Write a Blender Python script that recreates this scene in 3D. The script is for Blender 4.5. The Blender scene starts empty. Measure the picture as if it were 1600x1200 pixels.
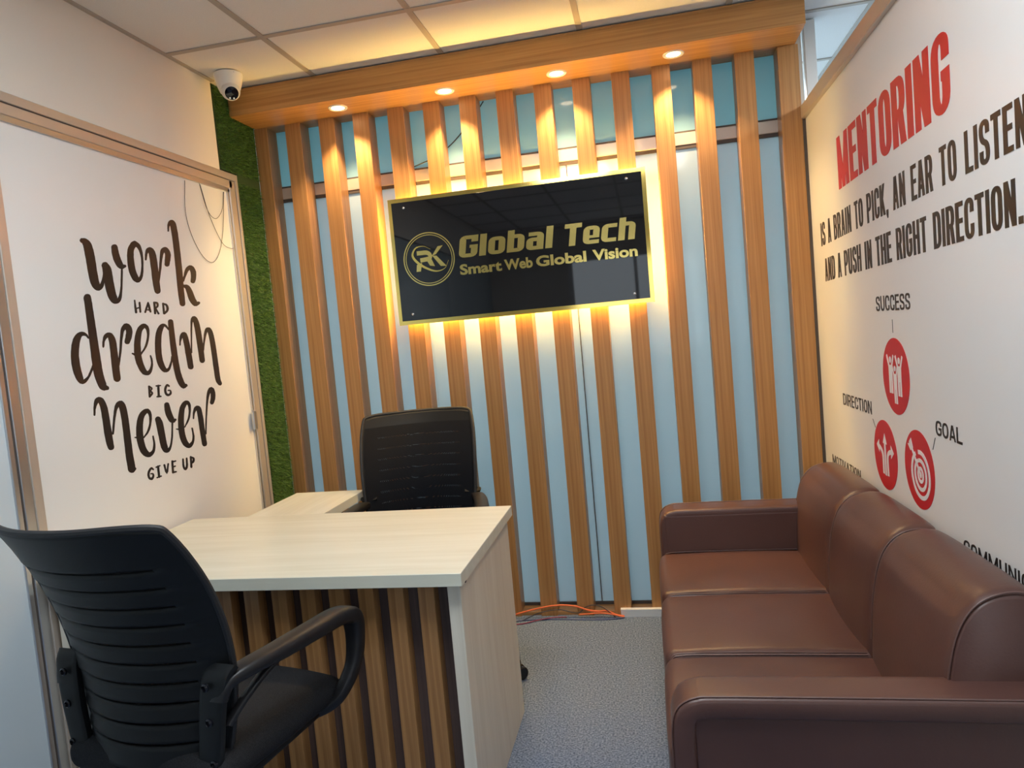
import bpy, bmesh, math, random
from mathutils import Vector, Matrix
from math import sin, cos, pi, radians, atan2, hypot, sqrt
random.seed(7)
scene = bpy.context.scene
COL = scene.collection

# ---------------------------------------------------------------- camera
F, YAW, PITCH, ROLL = 1109.76, 0.1947, -0.0672, -0.0894
fwd = Vector((sin(-YAW) * cos(PITCH), cos(YAW) * cos(PITCH), sin(PITCH)))
rgt = Vector((cos(YAW), sin(YAW), 0))
upv = rgt.cross(fwd)
r2 = rgt * cos(ROLL) + upv * sin(ROLL)
u2 = -rgt * sin(ROLL) + upv * cos(ROLL)
cam_data = bpy.data.cameras.new('camera')
cam_data.sensor_fit = 'HORIZONTAL'
cam_data.sensor_width = 36.0
cam_data.lens = F / 1600 * 36.0
cam_data.clip_start = 0.05
cam = bpy.data.objects.new('camera', cam_data)
COL.objects.link(cam)
M = Matrix((r2, u2, -fwd)).transposed().to_4x4()
M.translation = Vector((0.4372, -3.2811, 1.3525))
cam.matrix_world = M
scene.camera = cam

# ---------------------------------------------------------------- light and exposure
scene.view_settings.view_transform = 'Standard'
scene.view_settings.look = 'None'
scene.view_settings.exposure = 0.0
scene.view_settings.gamma = 1.0
scene.view_settings.use_curve_mapping = False
world = bpy.data.worlds.new('world'); scene.world = world
world.use_nodes = True
world.node_tree.nodes['Background'].inputs[0].default_value = (0.75, 0.85, 1.0, 1)
world.node_tree.nodes['Background'].inputs[1].default_value = 0.15

def area_light(name, loc, size, energy, color, rot=(0, 0, 0)):
    l = bpy.data.lights.new(name, 'AREA')
    l.shape = 'RECTANGLE'; l.size, l.size_y = size
    l.energy = energy; l.color = color
    o = bpy.data.objects.new(name, l); COL.objects.link(o)
    o.location = loc; o.rotation_euler = rot
    return o
COOL = (0.90, 0.96, 1.0)
# lit ceiling panels of this office, behind the photographer (fixtures built below)
PANELS = [(-0.0494, -2.2547), (0.5506, -2.2547)]
area_light('panel_light', (-0.0494, -2.2547, 2.575), (0.54, 0.58), 19, COOL)
area_light('panel_light', (0.5506, -2.2547, 2.575), (0.54, 0.58), 4, COOL)
# lit ceiling panels of the rooms behind the glass
area_light('neighbour_light', (-0.6, 1.45, 2.57), (1.2, 0.6), 78, (0.88, 0.97, 1.0))
area_light('neighbour_light', (0.7, 1.45, 2.57), (1.2, 0.6), 78, (0.88, 0.97, 1.0))
area_light('neighbour_light', (2.2, -1.2, 2.57), (0.6, 0.6), 62, COOL)

# ---------------------------------------------------------------- helpers
def link(o):
    COL.objects.link(o); return o
def empty(name, loc=(0, 0, 0), rz=0.0):
    o = bpy.data.objects.new(name, None); link(o)
    o.location = loc; o.rotation_euler = (0, 0, rz); o.empty_display_size = 0.1
    return o
def tag(o, label=None, cat=None, group=None, kind=None):
    if label: o['label'] = label
    if cat: o['category'] = cat
    if group: o['group'] = group
    if kind: o['kind'] = kind
    return o
def mk(name, bm, mat, parent=None, smooth=False, loc=None, angle=35):
    me = bpy.data.meshes.new(name)
    bmesh.ops.recalc_face_normals(bm, faces=bm.faces)
    bm.to_mesh(me); bm.free()
    if smooth:
        me.polygons.foreach_set('use_smooth', [True] * len(me.polygons))
        me.set_sharp_from_angle(angle=radians(angle))
    if mat: me.materials.append(mat)
    o = bpy.data.objects.new(name, me); link(o)
    if parent: o.parent = parent
    if loc: o.location = loc
    return o
def NB(): return bmesh.new()
def box(bm, x0, x1, y0, y1, z0, z1, bev=0.0, seg=1):
    b = bmesh.new()
    bmesh.ops.create_cube(b, size=1)
    bmesh.ops.scale(b, vec=(abs(x1 - x0), abs(y1 - y0), abs(z1 - z0)), verts=b.verts)
    if bev > 0:
        bmesh.ops.bevel(b, geom=list(b.edges), offset=bev, segments=seg, affect='EDGES', profile=0.5)
    bmesh.ops.translate(b, vec=((x0 + x1) / 2, (y0 + y1) / 2, (z0 + z1) / 2), verts=b.verts)
    me = bpy.data.meshes.new('t'); b.to_mesh(me); b.free(); bm.from_mesh(me); bpy.data.meshes.remove(me)
    return bm
def Box(name, mat, parent, *a, **k):
    """box object whose origin sits at its centre so its grain is its own"""
    x0, x1, y0, y1, z0, z1 = a
    c = ((x0 + x1) / 2, (y0 + y1) / 2, (z0 + z1) / 2)
    bm = box(NB(), x0 - c[0], x1 - c[0], y0 - c[1], y1 - c[1], z0 - c[2], z1 - c[2], **k)
    return mk(name, bm, mat, parent, smooth=k.get('seg', 1) > 1, loc=c)
def rbox(bm, size, r, loc=(0, 0, 0), deform=None, n=5, core=6, rot=None):
    """rounded cushion-like block; deform(p) moves a point in local coordinates"""
    hx, hy, hz = [s / 2 for s in size]
    def axis(h):
        rr = min(r, h * 0.98)
        t = [h - rr + rr * math.tan(radians(45 * i / n)) for i in range(n + 1)]
        mid = [-(h - rr) + 2 * (h - rr) * i / core for i in range(core + 1)]
        return [-x for x in reversed(t)] + mid[1:-1] + t
    ax = [axis(h) for h in (hx, hy, hz)]
    H = (hx, hy, hz)
    cache = {}
    def V(p):
        k = tuple(round(c, 6) for c in p)
        if k in cache: return cache[k]
        rr = min(r, min(H) * 0.98)
        q = [max(-(H[i] - rr), min(H[i] - rr, p[i])) for i in range(3)]
        d = Vector([p[i] - q[i] for i in range(3)])
        if d.length > 1e-9: P = Vector(q) + d.normalized() * rr
        else: P = Vector(p)
        if deform: P = deform(P)
        if rot: P = rot @ P
        v = bm.verts.new(P + Vector(loc)); cache[k] = v
        return v
    for a in range(3):
        b, c = (a + 1) % 3, (a + 2) % 3
        for s in (-1, 1):
            for i in range(len(ax[b]) - 1):
                for j in range(len(ax[c]) - 1):
                    vs = []
                    for (ii, jj) in ((i, j), (i + 1, j), (i + 1, j + 1), (i, j + 1)):
                        p = [0, 0, 0]; p[a] = s * H[a]; p[b] = ax[b][ii]; p[c] = ax[c][jj]
                        vs.append(V(p))
                    if len(set(vs)) == 4:
                        try: bm.faces.new(vs)
                        except ValueError: pass
                    elif len(set(vs)) == 3:
                        u = []; [u.append(x) for x in vs if x not in u]
                        try: bm.faces.new(u)
                        except ValueError: pass
    return bm
def lathe(bm, prof, seg=24, loc=(0, 0, 0), mat3=None, cap=True):
    rings = []
    for (r, z) in prof:
        ring = []
        for k in range(seg):
            a = 2 * pi * k / seg
            p = Vector((r * cos(a), r * sin(a), z))
            if mat3: p = mat3 @ p
            ring.append(bm.verts.new(p + Vector(loc)))
        rings.append(ring)
    for a, b in zip(rings, rings[1:]):
        for k in range(seg):
            bm.faces.new((a[k], a[(k + 1) % seg], b[(k + 1) % seg], b[k]))
    if cap:
        for ring in (rings[0], rings[-1]):
            try: bm.faces.new(ring)
            except ValueError: pass
    return bm
def catmull(P, n=8):
    P = [Vector(p) for p in P]
    Q = [2 * P[0] - P[1]] + P + [2 * P[-1] - P[-2]]
    out = []
    for i in range(1, len(Q) - 2):
        a, b, c, d = Q[i - 1:i + 3]
        for k in range(n):
            t = k / n
            out.append(0.5 * ((2 * b) + (-a + c) * t + (2 * a - 5 * b + 4 * c - d) * t * t + (-a + 3 * b - 3 * c + d) * t ** 3))
    out.append(P[-1]); return out
def tube(bm, pts, r, seg=8, n=8, spline=True):
    C = catmull(pts, n) if spline else [Vector(p) for p in pts]
    rings = []; up = None
    for i, p in enumerate(C):
        t = (C[min(i + 1, len(C) - 1)] - C[max(i - 1, 0)]).normalized()
        if up is None:
            up = Vector((0, 0, 1)) if abs(t.z) < 0.9 else Vector((1, 0, 0))
        s = t.cross(up).normalized(); up = s.cross(t).normalized()
        rr = r(i / (len(C) - 1)) if callable(r) else r
        rings.append([bm.verts.new(p + (s * cos(2 * pi * k / seg) + up * sin(2 * pi * k / seg)) * rr) for k in range(seg)])
    for a, b in zip(rings, rings[1:]):
        for k in range(seg): bm.faces.new((a[k], a[(k + 1) % seg], b[(k + 1) % seg], b[k]))
    bm.faces.new(rings[0]); bm.faces.new(rings[-1])
    return bm
def sweep(bm, pts, side, wf, hf, n=6, e=4.0, seg=16):
    """sweep a rounded-rectangle section; side = fixed width direction"""
    C = catmull(pts, n); side = Vector(side).normalized(); rings = []
    for i, p in enumerate(C):
        f = i / (len(C) - 1)
        t = (C[min(i + 1, len(C) - 1)] - C[max(i - 1, 0)]).normalized()
        nn = side.cross(t).normalized()
        w = wf(f) if callable(wf) else wf; h = hf(f) if callable(hf) else hf
        ring = []
        for k in range(seg):
            a = 2 * pi * k / seg; ca, sa = cos(a), sin(a)
            x = math.copysign(abs(ca) ** (2 / e), ca) * w / 2; y = math.copysign(abs(sa) ** (2 / e), sa) * h / 2
            ring.append(bm.verts.new(p + side * x + nn * y))
        rings.append(ring)
    for a, b in zip(rings, rings[1:]):
        for k in range(seg): bm.faces.new((a[k], a[(k + 1) % seg], b[(k + 1) % seg], b[k]))
    bm.faces.new(rings[0]); bm.faces.new(rings[-1])
    return bm
def copy_tree(o, parent=None):
    c = o.copy(); link(c); c.parent = parent
    for ch in list(o.children): copy_tree(ch, c)
    return c

# ---------------------------------------------------------------- materials
def mat(name, color, rough=0.5, metal=0.0, spec=0.5, coat=0.0, emit=None, es=0.0):
    m = bpy.data.materials.new(name); m.use_nodes = True
    b = m.node_tree.nodes['Principled BSDF']
    b.inputs['Base Color'].default_value = (*color, 1)
    b.inputs['Roughness'].default_value = rough
    b.inputs['Metallic'].default_value = metal
    b.inputs['Specular IOR Level'].default_value = spec
    b.inputs['Coat Weight'].default_value = coat
    if emit:
        b.inputs['Emission Color'].default_value = (*emit, 1); b.inputs['Emission Strength'].default_value = es
    return m
def nd(m, t, **kw):
    n = m.node_tree.nodes.new(t)
    for k, v in kw.items():
        if k in n.inputs.keys(): n.inputs[k].default_value = v
        else: setattr(n, k, v)
    return n
def wire(m, a, ao, b, bi): m.node_tree.links.new(a.outputs[ao], b.inputs[bi])
def noisy(m, scale, c1, c2, lo=0.35, hi=0.65, detail=4, distort=0.0, bump=0.0, bscale=None, rough=None, vec='Object'):
    """colour mottle (and optional bump) from noise in object space"""
    b = m.node_tree.nodes['Principled BSDF']
    tc = nd(m, 'ShaderNodeTexCoord'); mp = nd(m, 'ShaderNodeMapping')
    mp.inputs['Scale'].default_value = scale
    wire(m, tc, vec, mp, 'Vector')
    nz = nd(m, 'ShaderNodeTexNoise', Scale=1.0, Detail=detail, Distortion=distort)
    wire(m, mp, 'Vector', nz, 'Vector')
    rp = nd(m, 'ShaderNodeValToRGB')
    rp.color_ramp.elements[0].position = lo; rp.color_ramp.elements[0].color = (*c1, 1)
    rp.color_ramp.elements[1].position = hi; rp.color_ramp.elements[1].color = (*c2, 1)
    wire(m, nz, 'Fac', rp, 'Fac'); wire(m, rp, 'Color', b, 'Base Color')
    if bump:
        bp = nd(m, 'ShaderNodeBump', Strength=bump, Distance=0.002)
        if bscale:
            mp2 = nd(m, 'ShaderNodeMapping'); mp2.inputs['Scale'].default_value = bscale
            wire(m, tc, vec, mp2, 'Vector')
            n2 = nd(m, 'ShaderNodeTexNoise', Scale=1.0, Detail=3.0); wire(m, mp2, 'Vector', n2, 'Vector')
            wire(m, n2, 'Fac', bp, 'Height')
        else: wire(m, nz, 'Fac', bp, 'Height')
        wire(m, bp, 'Normal', b, 'Normal')
    return m
def wood(name, c1, c2, axis='z', rough=0.38, streak=90, coat=0.0):
    m = mat(name, c1, rough, coat=coat)
    s = {'x': (1.6, streak, streak), 'y': (streak, 1.6, streak), 'z': (streak, streak, 1.6)}[axis]
    noisy(m, s, c1, c2, 0.32, 0.68, detail=6, distort=0.6, bump=0.08)
    return m
M_ = {}
OAK1, OAK2 = (0.385, 0.175, 0.055), (0.54, 0.28, 0.10)
M_['oak_z'] = wood('oak laminate upright', OAK1, OAK2, 'z')
M_['oak_x'] = wood('oak laminate long', OAK1, OAK2, 'x')
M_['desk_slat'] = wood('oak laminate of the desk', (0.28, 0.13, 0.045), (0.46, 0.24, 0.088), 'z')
M_['birch_x'] = wood('pale birch board', (0.62, 0.615, 0.51), (0.70, 0.70, 0.605), 'x', 0.35, 26)
M_['birch_y'] = wood('pale birch board across', (0.62, 0.615, 0.51), (0.70, 0.70, 0.605), 'y', 0.35, 26)
M_['birch_z'] = wood('pale birch side board', (0.68, 0.62, 0.51), (0.78, 0.73, 0.62), 'z', 0.4, 22)
M_['dark_board'] = wood('dark backing board', (0.07, 0.045, 0.04), (0.11, 0.07, 0.06), 'z', 0.5)
M_['wall'] = noisy(mat('painted board', (0.80, 0.75, 0.68), 0.6), (1.2, 1.2, 1.2), (0.78, 0.73, 0.66), (0.82, 0.77, 0.70))
M_['tile'] = noisy(mat('mineral fibre tile', (0.72, 0.70, 0.67), 0.8), (250, 250, 250), (0.76, 0.73, 0.70), (0.80, 0.775, 0.74), bump=0.05)
M_['tee'] = mat('painted metal grid', (0.42, 0.37, 0.32), 0.45)
M_['vinyl'] = noisy(mat('white vinyl print film', (0.85, 0.85, 0.84), 0.28), (1.5, 1.5, 1.5), (0.80, 0.80, 0.79), (0.83, 0.83, 0.82))
M_['ink'] = mat('black print', (0.022, 0.016, 0.014), 0.35)
M_['red'] = mat('red print', (0.60, 0.012, 0.022), 0.35)
M_['white_print'] = mat('white print', (0.82, 0.80, 0.80), 0.35)
M_['alu'] = mat('champagne aluminium', (0.66, 0.58, 0.50), 0.34, 0.55)
M_['alu_dark'] = mat('aluminium groove', (0.10, 0.08, 0.07), 0.5, 0.3)
M_['steel'] = mat('satin steel', (0.62, 0.62, 0.63), 0.3, 0.9)
M_['frost'] = mat('pale frosted sheet', (0.62, 0.72, 0.78), 0.25)
M_['carpet'] = noisy(mat('blue grey carpet', (0.2, 0.24, 0.30), 0.95, spec=0.1), (150, 150, 150), (0.053, 0.078, 0.130), (0.25, 0.316, 0.45), 0.30, 0.70, detail=6, bump=0.3, bscale=(420, 420, 420))
M_['white_pl'] = mat('white plastic', (0.80, 0.79, 0.77), 0.35)
M_['black_gl'] = mat('black glossy', (0.008, 0.008, 0.012), 0.06)
M_['black_pl'] = mat('black moulded plastic', (0.009, 0.010, 0.011), 0.45, spec=0.25)
M_['black_arm'] = mat('black satin plastic', (0.012, 0.0115, 0.013), 0.38, spec=0.35)
M_['black_fab'] = noisy(mat('black seat fabric', (0.01, 0.01, 0.012), 0.8, spec=0.25), (500, 500, 500), (0.006, 0.006, 0.008), (0.02, 0.021, 0.024), bump=0.4)
M_['black_edge'] = mat('black edge binding', (0.012, 0.012, 0.014), 0.6)
M_['chrome'] = mat('chrome', (0.7, 0.7, 0.72), 0.15, 1.0)
M_['gold'] = mat('mirror gold sheet', (0.85, 0.62, 0.16), 0.10, 1.0)
M_['gold_text'] = mat('gold acrylic lettering', (0.80, 0.62, 0.20), 0.16, 1.0)
M_['acrylic'] = mat('black acrylic', (0.004, 0.004, 0.006), 0.03, coat=0.3)
M_['orange'] = mat('orange cable sheath', (0.75, 0.16, 0.05), 0.45)
M_['cable_k'] = mat('dark cable sheath', (0.03, 0.03, 0.04), 0.45)
M_['cable_b'] = mat('slate blue cable sheath', (0.08, 0.10, 0.22), 0.45)
M_['cable_p'] = mat('maroon cable sheath', (0.22, 0.03, 0.08), 0.45)
M_['plain'] = mat('plain pale wall', (0.62, 0.70, 0.72), 0.7)
M_['plain_floor'] = mat('pale floor', (0.45, 0.48, 0.5), 0.7)
M_['daylight'] = mat('daylit window pane', (0.8, 0.85, 0.9), 0.3, emit=(0.82, 0.92, 1.0), es=1.7)
M_['led_w'] = mat('cool diffuser', (0.9, 0.9, 0.9), 0.5, emit=COOL, es=6.0)
M_['led_lens'] = mat('warm lamp lens', (1, 0.9, 0.7), 0.5, emit=(1.0, 0.72, 0.42), es=14.0)
M_['led_strip'] = mat('warm light strip', (1, 0.8, 0.4), 0.5, emit=(1.0, 0.66, 0.18), es=200.0)
# sofa leather
lea = mat('brown leather', (0.10, 0.045, 0.035), 0.36, spec=0.5)
noisy(lea, (2.2, 2.2, 2.2), (0.078, 0.034, 0.028), (0.112, 0.052, 0.042), 0.3, 0.7, bump=0.12, bscale=(160, 160, 160))
M_['leather'] = lea
M_['seam'] = mat('leather piping', (0.13, 0.07, 0.06), 0.4)
# artificial grass
gr = mat('artificial turf blades', (0.06, 0.16, 0.02), 0.5)
b = gr.node_tree.nodes['Principled BSDF']
oi = nd(gr, 'ShaderNodeNewGeometry'); rp = nd(gr, 'ShaderNodeValToRGB')
rp.color_ramp.elements[0].color = (0.035, 0.10, 0.012, 1); rp.color_ramp.elements[1].color = (0.16, 0.30, 0.05, 1)
wire(gr, oi, 'Random Per Island', rp, 'Fac'); wire(gr, rp, 'Color', b, 'Base Color')
M_['grass'] = gr
M_['grass_back'] = mat('turf backing', (0.02, 0.05, 0.012), 0.8)
# frosted back glazing: translucent film with a glossy glass face
def frosted(name, col, dif):
    m = bpy.data.materials.new(name); m.use_nodes = True
    t = m.node_tree; t.nodes.remove(t.nodes['Principled BSDF']); out = t.nodes['Material Output']
    tr = nd(m, 'ShaderNodeBsdfTranslucent'); tr.inputs['Color'].default_value = (*col, 1)
    df = nd(m, 'ShaderNodeBsdfDiffuse'); df.inputs['Color'].default_value = (*dif, 1)
    gl = nd(m, 'ShaderNodeBsdfGlossy', Roughness=0.07); fr = nd(m, 'ShaderNodeFresnel', IOR=1.5)
    m1 = nd(m, 'ShaderNodeMixShader'); m1.inputs[0].default_value = 0.5
    m2 = nd(m, 'ShaderNodeMixShader')
    t.links.new(tr.outputs[0], m1.inputs[1]); t.links.new(df.outputs[0], m1.inputs[2])
    t.links.new(fr.outputs[0], m2.inputs[0]); t.links.new(m1.outputs[0], m2.inputs[1]); t.links.new(gl.outputs[0], m2.inputs[2])
    t.links.new(m2.outputs[0], out.inputs[0]); return m
M_['film'] = frosted('frosted glass film', (0.70, 0.83, 0.87), (0.60, 0.69, 0.72))
def clear_glass(name, tint):
    m = bpy.data.materials.new(name); m.use_nodes = True
    t = m.node_tree; t.nodes.remove(t.nodes['Principled BSDF']); out = t.nodes['Material Output']
    tr = nd(m, 'ShaderNodeBsdfTransparent'); tr.inputs['Color'].default_value = (*tint, 1)
    gl = nd(m, 'ShaderNodeBsdfGlossy', Roughness=0.02); fr = nd(m, 'ShaderNodeFresnel', IOR=1.5)
    m2 = nd(m, 'ShaderNodeMixShader')
    t.links.new(fr.outputs[0], m2.inputs[0]); t.links.new(tr.outputs[0], m2.inputs[1]); t.links.new(gl.outputs[0], m2.inputs[2])
    t.links.new(m2.outputs[0], out.inputs[0]); return m
M_['film_upper'] = frosted('tinted upper glass film', (0.52, 0.80, 0.85), (0.42, 0.66, 0.70))
M_['glass'] = clear_glass('clear glass', (0.88, 0.95, 0.95))
# perforated mesh fabric of the chairs
pm = bpy.data.materials.new('perforated mesh'); pm.use_nodes = True
t = pm.node_tree; bs = t.nodes['Principled BSDF']; bs.inputs['Base Color'].default_value = (0.006, 0.0065, 0.009, 1); bs.inputs['Roughness'].default_value = 0.8; bs.inputs['Specular IOR Level'].default_value = 0.2
tc = nd(pm, 'ShaderNodeTexCoord'); vo = nd(pm, 'ShaderNodeTexVoronoi', Scale=330.0, Randomness=0.0)
cmp_ = nd(pm, 'ShaderNodeMath', operation='LESS_THAN'); cmp_.inputs[1].default_value = 0.22
wire(pm, tc, 'Object', vo, 'Vector'); wire(pm, vo, 'Distance', cmp_, 0)
tr = nd(pm, 'ShaderNodeBsdfTransparent'); mx = nd(pm, 'ShaderNodeMixShader')
t.links.new(cmp_.outputs[0], mx.inputs[0]); t.links.new(bs.outputs[0], mx.inputs[1]); t.links.new(tr.outputs[0], mx.inputs[2])
t.links.new(mx.outputs[0], t.nodes['Material Output'].inputs[0])
M_['mesh'] = pm
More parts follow.
